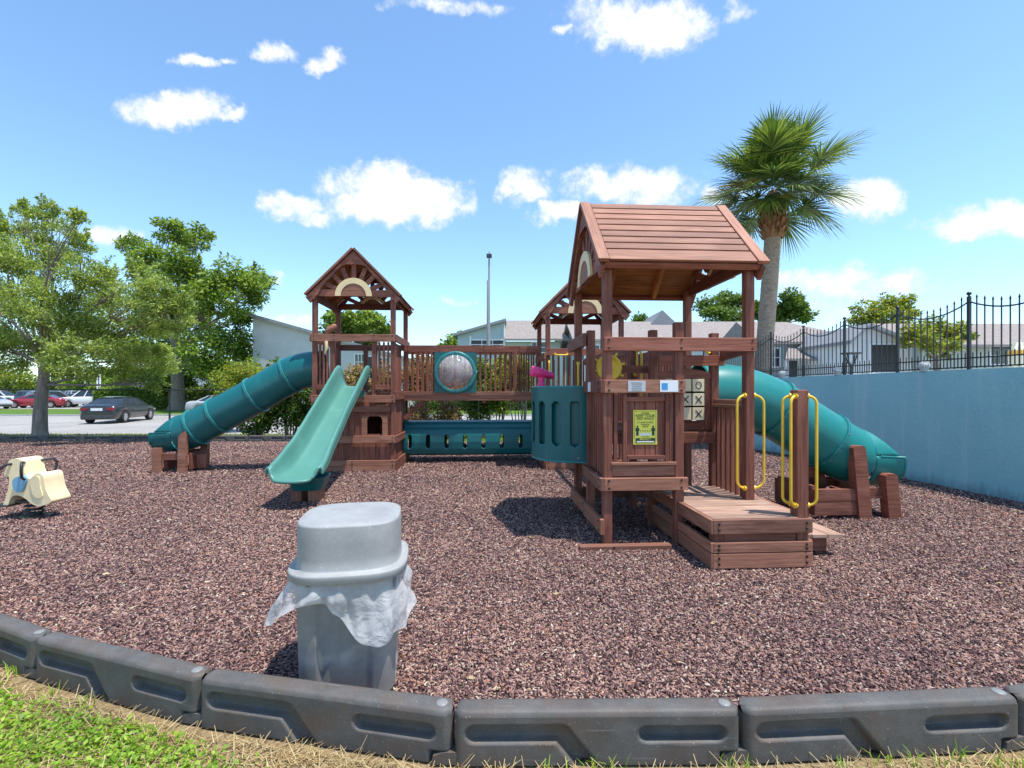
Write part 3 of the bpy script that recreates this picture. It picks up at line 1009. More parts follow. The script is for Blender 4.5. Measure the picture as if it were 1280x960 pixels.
emb, ecap = edging_mesh()
near_txt = ["charcoal plastic edging piece farthest left on the near border",
            "charcoal plastic edging piece cut by the left picture edge, beside green weeds",
            "charcoal edging piece running behind the clover, between the left bend and the bin",
            "charcoal edging piece directly in front of the grey bin",
            "charcoal edging piece in the middle of the near row, right of the bin",
            "charcoal edging piece with mud streaks toward the right end of the near row",
            "charcoal edging piece cut by the right picture edge of the near row",
            "charcoal edging piece past the right picture edge, last of the near row"]
e0 = None
for i in range(1, 9):
    (x0, y0), (x1, y1) = JN[i], JN[i + 1]
    an = math.atan2(y1 - y0, x1 - x0)
    if e0 is None:
        o = e0 = emb.build("edging_piece", "border_rubber")
        ecap.build("bolt_cap", "bolt_cap", o)
    else:
        o = copy_tree(e0)
    L_ = math.hypot(x1 - x0, y1 - y0)
    o.location = (x0, y0, 0)
    o.rotation_euler = (0, 0, an)
    o.scale = (L_ / 1.21, 1, 1)
    tag(o, near_txt[i - 1], "edging", "playground edging pieces")
far_txt = ["black edging piece on the far border at the left picture edge", "black edging piece on the far border in front of the grey tree trunk",
           "black edging piece on the far border just right of the grey tree trunk", "black edging piece on the far border between the grey trunk and the long slide's exit",
           "black edging piece on the far border behind the long slide's exit", "black edging piece on the far border under the lowest ring of the long tube slide",
           "black edging piece on the far border under the middle of the long tube slide", "black edging piece on the far border in front of the green shrubs",
           "black edging piece on the far border just left of the left slide tower", "black edging piece on the far border hidden mostly behind the left slide tower"]
for i, t in enumerate(far_txt):
    o = copy_tree(e0)
    o.location = (-17.3 + i * 1.23, FB + 0.05, -0.145)
    o.rotation_euler = (0, 0, 0)
    o.scale = (1.01, 1, 0.95)
    tag(o, t, "edging", "playground edging pieces")

# ------------------------------------------------------------------ PLAYSET
OA, OB = 1.96, 5.485
wo = l2w(OA, OB)
OFF = (OA, OB, 0)
play = empty("wooden_playset", (wo[0], wo[1], 0), TH, "redwood playground set with three roofed towers, a bridge and green plastic slides", "playset")
W2 = ["redwood", "dark_bolt"]
PH = 0.045
def sub(name, mb, mats, parent, bevel=0.005, **kw):
    return mb.build(name, mats, parent, off=OFF, bevel=bevel, **kw)
def post(parent, a, b, z0, z1, mats="redwood", w_=0.09):
    mb = MB()
    mb.bx(a - w_ / 2, a + w_ / 2, b - w_ / 2, b + w_ / 2, z0, z1)
    return sub("post", mb, mats, parent, 0.008)
def rail(parent, p0, p1, h, t=0.04, name="rail", bolts=(), side=(0, -1, 0), mats=None):
    mb = MB()
    mb.beam(p0, p1, t, h)
    s_ = Vector(side)
    for q in bolts:
        for dz in (-0.3, 0.3):
            p = Vector(q) + s_ * (t / 2) + Vector((0, 0, dz * h))
            mb.bolt(p, s_)
    return sub(name, mb, mats or W2, parent)
def balusters(parent, p0, p1, z0, z1, n, w_=0.038, name="baluster_panel", mats="redwood"):
    mb = MB()
    p0, p1 = Vector((*p0, 0)), Vector((*p1, 0))
    for i in range(n):
        p = p0.lerp(p1, (i + 0.5) / n)
        mb.bx(p.x - w_ / 2, p.x + w_ / 2, p.y - w_ / 2, p.y + w_ / 2, z0, z1)
    return sub(name, mb, mats, parent, 0.004)

def roof(parent, ca, cb, zr, axis):
    """gabled roof; ridge along local axis 'a' or 'b'; zr = eave height"""
    hs, hl, rise = 0.885, 0.86, 0.89
    if axis == 'b':
        f = lambda s_, l, z: (ca + s_, cb + l, zr + z)
    else:
        f = lambda s_, l, z: (ca + l, cb + s_, zr + z)
    vec = lambda s_, l, z: Vector(f(s_, l, z)) - Vector(f(0, 0, 0))
    top = MB()
    under = MB()
    ln = math.hypot(hs, rise)
    for sg in (-1, 1):
        dn_ = vec(sg * hs / ln, 0, -rise / ln)
        al = vec(0, 1, 0)
        nr = vec(sg * rise / ln, 0, hs / ln)
        M = Matrix((dn_, al, nr)).transposed()
        ns = 9
        wdt = [0.125] * (ns - 1) + [0.20]
        tot = sum(wdt)
        t0 = 0.0
        for wv in wdt:
            wv = wv * (ln / tot)
            c = Vector(f(0, 0, rise)) + dn_ * (t0 + wv / 2) + nr * 0.016
            top.box(c, (wv - 0.024, 2 * hl - 0.24, 0.024), M)
            t0 += wv
        for sl_ in (-1, 1):
            c = Vector(f(0, 0, rise)) + dn_ * (ln / 2) + al * (sl_ * (hl - 0.058)) + nr * 0.018
            top.box(c, (ln, 0.112, 0.040), M)
        for q in range(8):
            c = Vector(f(0, 0, rise)) + dn_ * ((ln - 0.05) * (q + 0.5) / 8 + 0.01) - nr * 0.006
            under.box(c, (ln / 8 - 0.003, 2 * hl - 0.19, 0.012), M)
        for q in (-0.30, 0.30):
            c = Vector(f(0, 0, rise)) + dn_ * (ln / 2) + al * q - nr * 0.055
            under.box(c, (ln - 0.1, 0.045, 0.085), M)
        c = Vector(f(0, 0, rise)) + dn_ * (ln - 0.03) - nr * 0.042
        eb = MB()
        eb.box(c, (0.05, 2 * hl - 0.16, 0.058), M)
        eb.build("eave_board", "redwood", parent, off=OFF)
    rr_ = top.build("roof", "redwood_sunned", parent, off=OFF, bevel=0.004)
    under.build("roof_lining", "ceiling_wood", parent, off=OFF)
    for sg in (-1, 1):
        d0, d1 = sg * (hl - 0.075), sg * (hl - 0.035)
        fn = lambda u, v, d: f(u, d, v)
        g = MB()
        inner = [(0.66, 0.02), (0.60, 0.14), (0.50, 0.27), (0.38, 0.385), (0.29, 0.50), (0.21, 0.575), (0.12, 0.60)]
        outer = [(0.885, -0.035), (0.72, 0.13), (0.60, 0.25), (0.47, 0.38), (0.36, 0.49), (0.26, 0.59), (0.14, 0.715)]
        o0 = (0.80, -0.14)
        for s2 in (-1, 1):
            L_ = [o0] + inner
            O_ = [outer[0]] + outer
            for q in range(len(L_) - 1):
                pl = [(s2 * L_[q][0], L_[q][1]), (s2 * L_[q + 1][0], L_[q + 1][1]), (s2 * O_[q + 1][0], O_[q + 1][1])]
                if q > 0:
                    pl.append((s2 * O_[q][0], O_[q][1]))
                g.prism(pl, fn, d0, d1)
        g.prism([(-0.12, 0.60), (0.12, 0.60), (0.14, 0.715), (0.0, 0.852), (-0.14, 0.715)], fn, d0, d1)
        # tie beam and sunburst rays
        e0_, e1_ = sg * (hl - 0.12), sg * (hl - 0.08)
        g.prism([(-0.70, -0.005), (0.70, -0.005), (0.70, 0.125), (-0.70, 0.125)], fn, e0_, e1_)
        for k_, an in enumerate((24, 46, 68, 90, 112, 134, 156)):
            ro = (0.66, 0.55, 0.58, 0.62, 0.58, 0.55, 0.66)[k_]
            a_ = R(an)
            cu, su = math.cos(a_), math.sin(a_)
            hw = 0.042
            g.prism([(cu * 0.30 - su * hw, su * 0.30 + cu * hw), (cu * 0.30 + su * hw, su * 0.30 - cu * hw),
                     (cu * ro + su * hw, su * ro - cu * hw), (cu * ro - su * hw, su * ro + cu * hw)], fn, e0_, e1_)
        g.build("gable", "redwood", parent, off=OFF, bevel=0.004)
        ar = MB()
        f0, f1 = sg * (hl - 0.075), sg * (hl - 0.045)
        nA = 24
        for q in range(nA):
            t0, t1 = math.pi * q / nA, math.pi * (q + 1) / nA
            ro, ri = 0.345, 0.238
            ar.prism([(ro * math.cos(t0), ro * math.sin(t0)), (ro * math.cos(t1), ro * math.sin(t1)), (ri * math.cos(t1), ri * math.sin(t1)), (ri * math.cos(t0), ri * math.sin(t0))], fn, f0, f1)
        ar.build("sun_arch", "tan_plastic", parent, off=OFF)
        dk = MB()
        dk.prism([(0.234 * math.cos(math.pi * q / 20), 0.234 * math.sin(math.pi * q / 20)) for q in range(21)], fn, sg * (hl - 0.078), sg * (hl - 0.055))
        dk.build("sun_disc", "redwood_sunned", parent, off=OFF)
    return rr_

def deck(parent, a0, a1, b0, b1, z, along='a', mats="deck_wood", name="floor", wdt=0.14, t=0.035):
    mb = MB()
    if along == 'a':
        n_ = max(1, round((b1 - b0) / wdt)); s_ = (b1 - b0) / n_
        for i in range(n_):
            mb.bx(a0, a1, b0 + i * s_ + 0.003, b0 + (i + 1) * s_ - 0.003, z - t, z)
    else:
        n_ = max(1, round((a1 - a0) / wdt)); s_ = (a1 - a0) / n_
        for i in range(n_):
            mb.bx(a0 + i * s_ + 0.003, a0 + (i + 1) * s_ - 0.003, b0, b1, z - t, z)
    return sub(name, mb, mats, parent, 0.004)

def tower_part(label):
    o = bpy.data.objects.new("play_tower", None)
    C.objects.link(o)
    o.parent = play
    o["label"] = label
    return o
def handle_bar(parent, p0, p1, out, r=0.014, mat="yellow_plastic", name="grab_handle"):
    """U-shaped bar from p0 to p1 standing off along out"""
    p0, p1, out = Vector(p0), Vector(p1), Vector(out)
    mb = MB()
    d = (p1 - p0).normalized()
    pts = [p0]
    for t in range(7):
        a_ = t / 6 * math.pi / 2
        pts.append(p0 + out * math.sin(a_) + d * (1 - math.cos(a_)) * out.length * 0.9)
    for t in range(7):
        a_ = math.pi / 2 * (1 - t / 6)
        pts.append(p1 + out * math.sin(a_) - d * (1 - math.cos(a_)) * out.length * 0.9)
    pts.append(p1)
    mb.tube(pts, r, 10)
    for p in (p0, p1):
        mb.tube([p - out.normalized() * 0.001, p + out.normalized() * 0.016], 0.026, 12)
    return mb.build(name, mat, parent, off=OFF)

# ---------- near tower
T1 = tower_part("near tower whose roof slope faces the viewer, with yellow sign panel")
a0, a1, b0, b1 = 1.23, 2.69, 4.75, 6.22
am, bm = 1.96, 5.485
for (a, b) in ((a0, b0), (a1, b0), (a0, b1), (a1, b1)):
    post(T1, a, b, 0, 2.86)
for (a, b, z) in ((am, b0, 2.235), (a0, bm, 2.24), (a1, bm, 2.22), (am, bm, 2.25), (am, b1, 2.2)):
    post(T1, a, b, 0, z)
roof(T1, am, bm, 2.80, 'a')
# rails
fb_ = b0 - PH - 0.02
rail(T1, (1.185, fb_, 2.01), (2.735, fb_, 2.01), 0.135, bolts=[(a0, fb_, 2.01), (am, fb_, 2.01), (a1, fb_, 2.01)])
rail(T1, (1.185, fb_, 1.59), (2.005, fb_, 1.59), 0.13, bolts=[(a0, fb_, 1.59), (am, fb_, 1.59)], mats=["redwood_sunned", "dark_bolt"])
la = a0 - PH - 0.02
rail(T1, (la, b0 - 0.085, 1.59), (la, bm + 0.05, 1.59), 0.13, bolts=[(la, b0, 1.59)], side=(-1, 0, 0))
rail(T1, (la - 0.02, bm - 0.06, 2.13), (la - 0.02, b1 + 0.16, 2.13), 0.15, side=(-1, 0, 0))
rail(T1, (a1 + PH + 0.02, bm - 0.05, 1.95), (a1 + PH + 0.02, b0 + 0.05, 2.0), 0.12, side=(1, 0, 0))
# front half bay
rail(T1, (1.185, fb_, 0.62), (2.03, fb_, 0.62), 0.125, bolts=[(a0, fb_, 0.62), (am, fb_, 0.62)], name="beam", mats=["redwood_sunned", "dark_bolt"])
rail(T1, (la, b0 - 0.085, 0.62), (la, bm + 0.07, 0.62), 0.125, bolts=[(la, b0, 0.62)], side=(-1, 0, 0), name="beam", mats=["redwood_sunned", "dark_bolt"])
rail(T1, (la, b0 - 0.085, 0.20), (la, b1 + 0.07, 0.20), 0.15, bolts=[(la, b0, 0.2), (la, bm, 0.2)], side=(-1, 0, 0), name="beam", mats=["redwood_sunned", "dark_bolt"])
mb = MB()
mb.bx(a0 + PH, am - PH, b0 - 0.035, b0 + 0.005, 0.695, 0.80)
mb.bx(a0 + PH - 0.015, am - PH + 0.01, b0 - 0.055, b0 + 0.02, 0.803, 0.835)
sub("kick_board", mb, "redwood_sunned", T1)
deck(T1, a0, am, b0 - 0.02, bm, 0.69, mats="redwood")
for x_ in (1.315, 1.885):
    mb = MB()
    mb.bx(x_ - 0.02, x_ + 0.02, b0 - 0.02, b0 + 0.02, 0.836, 1.525)
    sub("baluster", mb, "redwood", T1, 0.004)
balusters(T1, (a0, b0 + 0.06), (a0, bm - 0.05), 0.69, 1.53, 6)
mb = MB()
for q in range(4):
    x_ = 1.41 + q * 0.105
    mb.bx(x_ + 0.002, x_ + 0.103, b0 + 0.0, b0 + 0.02, 0.87, 1.46)
mb.bx(1.385, 1.425, b0 - 0.04, b0, 0.84, 1.52)
mb.bx(1.815, 1.855, b0 - 0.04, b0, 0.84, 1.52)
mb.bx(1.427, 1.813, b0 - 0.03, b0 - 0.001, 1.44, 1.485)
mb.bx(1.427, 1.813, b0 - 0.045, b0 - 0.001, 0.86, 0.90)
sub("sign_panel", mb, "redwood", T1, 0.004)
rail(T1, (0.92, 4.60, 0.025), (1.82, 4.60, 0.025), 0.05, 0.09, name="ground_timber", mats=["redwood_sunned", "dark_bolt"], bolts=[(1.25, 4.60, 0.02)])
# rear deck
deck(T1, a0, a1, bm, b1, 1.09, mats="redwood")
rail(T1, (a0 - 0.06, bm - 0.065, 1.005), (a1 + 0.06, bm - 0.065, 1.005), 0.13, name="beam")
rail(T1, (a0 - 0.06, b1 + 0.065, 1.005), (a1 + 0.06, b1 + 0.065, 1.005), 0.13, name="beam")
rail(T1, (a0 - 0.06, b1 + 0.065, 0.2), (a1 + 0.06, b1 + 0.065, 0.2), 0.14, name="beam")
# tic-tac-toe wall
mb = MB()
mb.bx(am + PH, a1 + 0.09, bm - 0.09, bm - 0.05, 1.835, 1.955)
mb.prism([(2.0, 1.69), (2.66, 1.69), (2.66, 1.75), (2.5, 1.79), (2.33, 1.805), (2.16, 1.79), (2.0, 1.75)], lambda u, v, d: (u, d, v), bm - 0.03, bm + 0.005)
mb.bx(2.005, 2.07, bm - 0.025, bm + 0.01, 1.09, 1.688)
mb.bx(2.575, 2.645, bm - 0.025, bm + 0.01, 1.09, 1.688)
mb.bx(2.072, 2.573, bm - 0.02, bm + 0.01, 1.09, 1.195)
sub("game_frame", mb, "redwood", T1, 0.004)
mb = MB()
for q in range(3):
    mb.tube([(2.05, bm - 0.01, 1.28 + q * 0.165), (2.60, bm - 0.01, 1.28 + q * 0.165)], 0.008, 8)
sub("game_rod", mb, "dark_bolt", T1, 0)
sym = {(2, 2): 'O', (1, 1): 'X', (2, 1): 'X', (2, 0): 'X', (0, 2): 'X', (0, 0): 'O'}
for ci in range(3):
    for ri in range(3):
        cx_, cz_ = 2.165 + ci * 0.155, 1.28 + ri * 0.165
        mb = MB()
        mb.bx(cx_ - 0.068, cx_ + 0.068, bm - 0.075, bm + 0.055, cz_ - 0.072, cz_ + 0.072)
        s_ = sym.get((ci, ri))
        yb = bm - 0.0775
        if s_ == 'X':
            for sg in (-1, 1):
                mb.beam((cx_ - 0.035, yb, cz_ - 0.04 * sg), (cx_ + 0.035, yb, cz_ + 0.04 * sg), 0.004, 0.011, (0, 1, 0) if False else (0, 0, 1), 1)
        elif s_ == 'O':
            pts = [(cx_ + 0.032 * math.cos(t * math.pi / 12), yb, cz_ + 0.038 * math.sin(t * math.pi / 12)) for t in range(24)]
            mb.tube(pts, 0.005, 6, 1, closed=True)
        sub("game_block", mb, ["cube_plastic", "ink"], T1, 0.006)
# right side wall of the entrance
balusters(T1, (a1, b0 + 0.06), (a1, bm - 0.05), 0.44, 1.36, 6)
mb = MB()
mb.bx(a1 - 0.045, a1 + 0.045, b0 + 0.046, bm - 0.046, 1.36, 1.395)
mb.bx(a1 - 0.02, a1 + 0.02, b0 + 0.046, bm - 0.046, 1.40, 1.45)
sub("sill_board", mb, "redwood_sunned", T1)
for s_ in (-1, 1):
    handle_bar(T1, (a1 + s_ * PH, b0 - 0.025, 1.50), (a1 + s_ * PH, b0 - 0.025, 0.56), (s_ * 0.095, -0.02, 0), 0.0125)
handle_bar(T1, (a0 - 0.01, b1 - PH, 1.90), (a0 - 0.01, b1 - PH, 1.57), (-0.01, -0.06, 0))
handle_bar(T1, (am + 0.01, b1 - PH, 2.09), (am + 0.01, b1 - PH, 1.76), (0.01, -0.06, 0))
handle_bar(T1, (2.27, bm - 0.05, 1.98), (2.60, bm - 0.05, 1.98), (0, -0.02, 0.05))
for x_ in (1.985, 2.175):
    mb = MB()
    mb.tube([(x_, 5.95, 1.09), (x_, 5.95, 2.0), (x_, 6.02, 2.06), (x_, 6.18, 2.06)], 0.015, 10)
    mb.build("climbing_pole", "yellow_plastic", T1, off=OFF)
# steering wheel
rail(T1, (a0, bm + 0.12, 1.80), (am, bm + 0.12, 1.80), 0.09, name="rail")
mb = MB()
wc = Vector((1.452, bm + 0.05, 1.815))
Mw = Matrix(((1, 0, 0), (0, 0, 1), (0, -1, 0))).transposed()
Mw = Matrix.Rotation(R(90), 3, 'X')
mb.lathe([(0.0, 0.022), (0.05, 0.022), (0.06, 0.008), (0.115, 0.008), (0.125, 0.024), (0.15, 0.024), (0.158, 0.012), (0.15, 0.0), (0.0, 0.0)], wc, 40, 0, Mw)
for q in range(8):
    an = q * math.pi / 4 + 0.25
    p = wc + Vector((math.cos(an) * 0.15, -0.012, math.sin(an) * 0.15))
    mb.tube([p, p + Vector((math.cos(an), 0, math.sin(an))) * 0.045], [0.013, 0.017], 10)
mb.build("steering_wheel", "yellow_plastic", T1, off=OFF)

# labels and the distance sign
def text(parent, body, c, size, mat, name="lettering"):
    cu = bpy.data.curves.new(name, 'FONT')
    cu.body = body
    cu.size = size
    cu.align_x = 'CENTER'
    cu.align_y = 'CENTER'
    cu.extrude = 0.0006
    cu.materials.append(MAT[mat])
    tmp = bpy.data.objects.new(name, cu)
    C.objects.link(tmp)
    me = bpy.data.meshes.new_from_object(tmp.evaluated_get(bpy.context.evaluated_depsgraph_get()))
    bpy.data.objects.remove(tmp)
    o = bpy.data.objects.new(name, me)
    C.objects.link(o)
    o.parent = parent
    o.location = (c[0] - OA, c[1] - OB, c[2])
    o.rotation_euler = (R(90), 0, 0)
    return o
sz0, sz1, sa0, sa1, sb = 1.005, 1.352, 1.497, 1.742, b0 - 0.008
mb = MB()
mb.bx(sa0, sa1, sb, sb + 0.006, sz0, sz1)
sign = sub("distance_sign", mb, "sign_yellow", play, 0.002)
sc_a = (sa0 + sa1) / 2
H_ = sz1 - sz0
def sz(t):
    return sz1 - t * H_
mb = MB()
tb = sb - 0.0015
for (u0, u1, t0, t1) in ((0.05, 0.95, 0.035, 0.043), (0.05, 0.95, 0.955, 0.963), (0.05, 0.062, 0.035, 0.96), (0.938, 0.95, 0.035, 0.96), (0.09, 0.91, 0.81, 0.94)):
    mb.bx(sa0 + u0 * (sa1 - sa0), sa0 + u1 * (sa1 - sa0), tb, tb + 0.001, sz(t1), sz(t0))
for u in (0.17, 0.83):
    cx_ = sa0 + u * (sa1 - sa0)
    fn = lambda uu, vv, d: (cx_ + uu, d, vv)
    mb.prism([(0.010 * math.cos(q * math.pi / 6), sz(0.475) + 0.010 * math.sin(q * math.pi / 6)) for q in range(12)], fn, tb, tb + 0.001)
    mb.prism([(-0.016, sz(0.51)), (0.016, sz(0.51)), (0.022, sz(0.60)), (0.013, sz(0.60)), (0.012, sz(0.74)), (-0.012, sz(0.74)), (-0.013, sz(0.60)), (-0.022, sz(0.60))], fn, tb, tb + 0.001)
for q in range(5):
    cx_ = sc_a - 0.048 + q * 0.024
    mb.bx(cx_ - 0.007, cx_ + 0.007, tb, tb + 0.001, sz(0.615), sz(0.595))
sub("sign_graphics", mb, "sign_dark", sign, 0)
mb = MB()
mb.prism([(-0.060, sz(0.735)), (-0.060, sz(0.65)), (-0.04, sz(0.69)), (-0.02, sz(0.65)), (0.0, sz(0.69)), (0.02, sz(0.65)), (0.04, sz(0.69)), (0.06, sz(0.65)), (0.06, sz(0.735))],
         lambda u, v, d: (sc_a + u, d, v), tb, tb + 0.001)
mb.bx(sc_a - 0.088, sc_a + 0.088, tb - 0.0022, tb - 0.0012, sz(0.93), sz(0.90))
sub("sign_white_marks", mb, "sign_white", sign, 0)
for (body, t, s_, mt) in (("PLEASE", 0.095, 0.026, "sign_dark"), ("KEEP YOUR", 0.165, 0.038, "sign_dark"), ("DISTANCE", 0.25, 0.038, "sign_dark"), ("AT LEAST 6 FEET", 0.36, 0.023, "sign_dark"),
                       ("PHYSICAL", 0.425, 0.02, "sign_dark"), ("SPACE", 0.48, 0.02, "sign_dark"), ("STAY APART", 0.775, 0.014, "sign_dark"), ("PROTECT", 0.85, 0.026, "sign_yellow")):
    text(sign, body, (sc_a, tb - 0.0012, sz(t)), s_, mt)
fl = fb_ - 0.0215
mb = MB()
mb.bx(1.418, 1.595, fl - 0.004, fl, 1.538, 1.643)
lab = sub("maker_label", mb, "silver_label", play, 0.002)
mb = MB()
for q in range(5):
    w_ = 0.055 - 0.006 * (q % 3)
    mb.bx(1.507 - w_, 1.507 + w_, fl - 0.0055, fl - 0.0045, 1.628 - q * 0.018 - 0.006, 1.628 - q * 0.018)
sub("label_lines", mb, "pole_grey", lab, 0)
mb = MB()
mb.bx(1.74, 1.925, fl - 0.004, fl, 1.535, 1.648)
lab = sub("age_label", mb, "sign_white", play, 0.002)
mb = MB()
mb.bx(1.757, 1.818, fl - 0.0055, fl - 0.0045, 1.556, 1.622)
sub("label_square", mb, "sign_blue", lab, 0)
mb = MB()
mb.bx(la - 0.026, la - 0.0215, 5.10, 5.22, 1.535, 1.64)
sub("side_label", mb, "sign_white", play, 0.002)

# ---------- entrance step platform
stp = deck(play, 1.98, 2.835, 4.045, 5.46, 0.44, mats="deck_wood", name="step_platform")
mb = MB()
for (z0, z1) in ((0.315, 0.44), (0.155, 0.245), (0.02, 0.15)):
    mb.bx(1.96, 2.845, 4.0, 4.04, z0, z1 - 0.003)
    for a in (2.01, 2.79):
        for dz in (0.3, 0.7):
            mb.bolt((a, 4.0, z0 + (z1 - z0) * dz), (0, -1, 0), 0.011)
sub("front_planks", mb, ["redwood_sunned", "dark_bolt"], stp)
mb = MB()
for (z0, z1) in ((0.315, 0.437), (0.155, 0.243), (0.02, 0.148)):
    mb.bx(1.94, 1.978, 4.003, 5.70, z0, z1)
    mb.bx(2.838, 2.876, 4.043, 5.40, z0, z1)
sub("side_planks", mb, ["redwood_sunned", "dark_bolt"], stp)
for (a, b) in ((2.03, 4.09), (2.78, 5.0), (2.03, 5.0), (2.03, 5.66), (2.78, 4.32)):
    mb = MB()
    mb.bx(a - PH, a + PH, b - PH, b + PH, 0, 0.395)
    sub("leg", mb, "redwood", stp)
mb = MB()
mb.bx(2.08, 2.73, 4.055, 4.09, 0.22, 0.34)
sub("cross_board", mb, "redwood", stp)
p_ = post(stp, 2.79, 4.10, 0, 1.555, w_=0.105)
for s_, dy in ((-1, -0.03), (-1, 0.035), (1, -0.03)):
    handle_bar(stp, (2.79 + s_ * 0.052, 4.10 + dy, 1.50), (2.79 + s_ * 0.052, 4.10 + dy, 0.54), (s_ * 0.065, -0.03 if dy < 0 else 0.02, 0), 0.0125)
side = deck(play, 2.885, 3.33, 4.27, 4.87, 0.215, along='b', name="side_step")
for (u0, u1, v0, v1, zz) in ((2.88, 3.2, 4.31, 4.35, 0.05), (2.88, 3.2, 4.78, 4.82, 0.0), (3.12, 3.2, 4.36, 4.77, 0.0)):
    mb = MB()
    mb.bx(u0, u1, v0, v1, zz, 0.172)
    sub("riser_board", mb, "redwood", side)

# ---------- green look-out panel with slots
def slotted(name, fn, nu, nv, slots, mats, parent, solid=0.018):
    """fn(u,v)->3D; slots: (u, v0, v1, halfwidth_u, aspect) stadium cut-outs in uv"""
    def hole(u, v):
        for (su, v0, v1, hw, asp) in slots:
            vv = max(v0, min(v1, v))
            if math.hypot((u - su) / hw, (v - vv) / (hw * asp)) < 1:
                return True
        return False
    mb = MB()
    mb.grid(nu, nv, fn, hole=hole)
    return mb.build(name, mats, parent, off=OFF, solid=solid)
pc, pr = (1.17, 6.06), 0.555
def pod_fn(u, v):
    an = R(278 - u * 200)
    bul = 0.0
    return (pc[0] + pr * math.cos(an), pc[1] + pr * math.sin(an), 0.715 + v * 0.875)
pod = slotted("lookout_panel", pod_fn, 150, 60, [(0.10 + 0.115 * q, 0.27, 0.74, 0.030, 2.1) for q in range(8)], "teal_plastic", play)
mb = MB()
mb.grid(60, 4, lambda u, v: (pc[0] + (pr - 0.055) * math.cos(R(276 - u * 196)), pc[1] + (pr - 0.055) * math.sin(R(276 - u * 196)), 0.735 + v * 0.84))
mb.build("slot_shade_liner", "teal_plastic", pod, off=OFF, solid=0.01)  # inner sheet added behind the slots to keep them in shade
mb = MB()
mb.tube([pod_fn(q / 30, 1.0) for q in range(31)], 0.014, 8)
mb.build("panel_rim", "teal_rim", pod, off=OFF)
mb = MB()
mb.tube([pod_fn(q / 30, 0.0) for q in range(31)], 0.014, 8)
for q in range(5):
    p = Vector(pod_fn(0.08 + q * 0.2, 0.06)); c = Vector((pc[0], pc[1], p.z))
    mb.bolt(p + (p - c).normalized() * 0.01, (p - c).normalized(), 0.012, 1)
mb.build("panel_base", ["teal_rim", "bolt_cap"], pod, off=OFF)
mb = MB()
mb.prism([(pc[0] + 0.50 * math.cos(R(80 + q * 10)), pc[1] + 0.50 * math.sin(R(80 + q * 10))) for q in range(21)], lambda u, v, d: (u, v, d), 0.72, 0.76)
mb.build("lookout_floor", "redwood", play, off=OFF)
mb = MB()
tp = Vector((0.715, 5.98, 1.595))
mb.tube([tp, tp + Vector((0, 0, 0.03)), tp + Vector((0, 0, 0.06)), tp + Vector((0, 0, 0.12))], [0.06, 0.05, 0.035, 0.045], 14)
q0 = tp + Vector((-0.13, -0.02, 0.20)); q1 = tp + Vector((0.16, 0.03, 0.135))
mb.tube([q0, q0.lerp(q1, 0.02), q0.lerp(q1, 0.5), q0.lerp(q1, 0.62), q0.lerp(q1, 0.97), q1], [0.055, 0.068, 0.062, 0.048, 0.042, 0.03], 18)
mb.build("telescope", "pink_plastic", play, off=OFF)

# ---------- mid tower
T2 = tower_part("middle tower behind the lookout panel, its gable facing the viewer")
c0, c1, d0_, d1_ = 1.25, 2.71, 9.36, 10.83
for (a, b) in ((c0, d0_), (c1, d0_), (c0, d1_), (c1, d1_)):
    post(T2, a, b, 0, 3.12)
roof(T2, (c0 + c1) / 2, (d0_ + d1_) / 2, 3.06, 'b')
for a in (c0, c1):
    mb = MB()
    mb.bx(a - 0.02, a + 0.02, d0_ - 0.1, d1_ + 0.1, 2.98, 3.10)
    sub("roof_beam", mb, "redwood", T2)
rail(T2, (c0 - 0.05, d0_ - 0.065, 2.30), (c1 + 0.05, d0_ - 0.065, 2.30), 0.135, bolts=[(c0, d0_ - 0.065, 2.3), (c1, d0_ - 0.065, 2.3)])
rail(T2, (c0 - 0.065, d0_ - 0.085, 2.22), (c0 - 0.065, d1_ + 0.05, 2.22), 0.135, side=(-1, 0, 0))
rail(T2, (c1 + 0.065, d0_ - 0.085, 2.30), (c1 + 0.065, d1_ + 0.05, 2.30), 0.135, side=(1, 0, 0))
balusters(T2, (c0 + 0.05, d0_), (c0 + 0.70, d0_), 1.25, 2.24, 6)
balusters(T2, (c1, d0_ + 0.06), (c1, d1_ - 0.06), 1.25, 2.24, 12)
balusters(T2, (c0 + 0.05, d1_), (c1 - 0.05, d1_), 1.25, 2.24, 12)
deck(T2, c0, c1, d0_, d1_, 1.25, mats="redwood")
for b in (d0_ - 0.065, d1_ + 0.065):
    rail(T2, (c0 - 0.05, b, 1.17), (c1 + 0.05, b, 1.17), 0.14, name="beam")
    rail(T2, (c0 - 0.05, b, 0.10), (c1 + 0.05, b, 0.10), 0.16, name="beam", mats=["redwood_sunned", "dark_bolt"], bolts=[(c0, b, 0.1), (c1, b, 0.1)])
mb = MB()
for a in (c0 - 0.065, c1 + 0.065):
    mb.bx(a - 0.02, a + 0.02, d0_ - 0.06, d1_ + 0.06, 0.02, 0.18)
    mb.bx(a - 0.02, a + 0.02, d0_ - 0.06, d1_ + 0.06, 1.10, 1.24)
sub("side_planks", mb, "redwood", T2)
handle_bar(T2, (c0 + 0.02, d0_ - PH, 2.12), (c0 + 0.02, d0_ - PH, 1.85), (-0.01, -0.06, 0))
handle_bar(T2, (1.38, d0_ - 0.09, 2.255), (1.62, d0_ - 0.09, 2.255), (0, -0.05, -0.02))

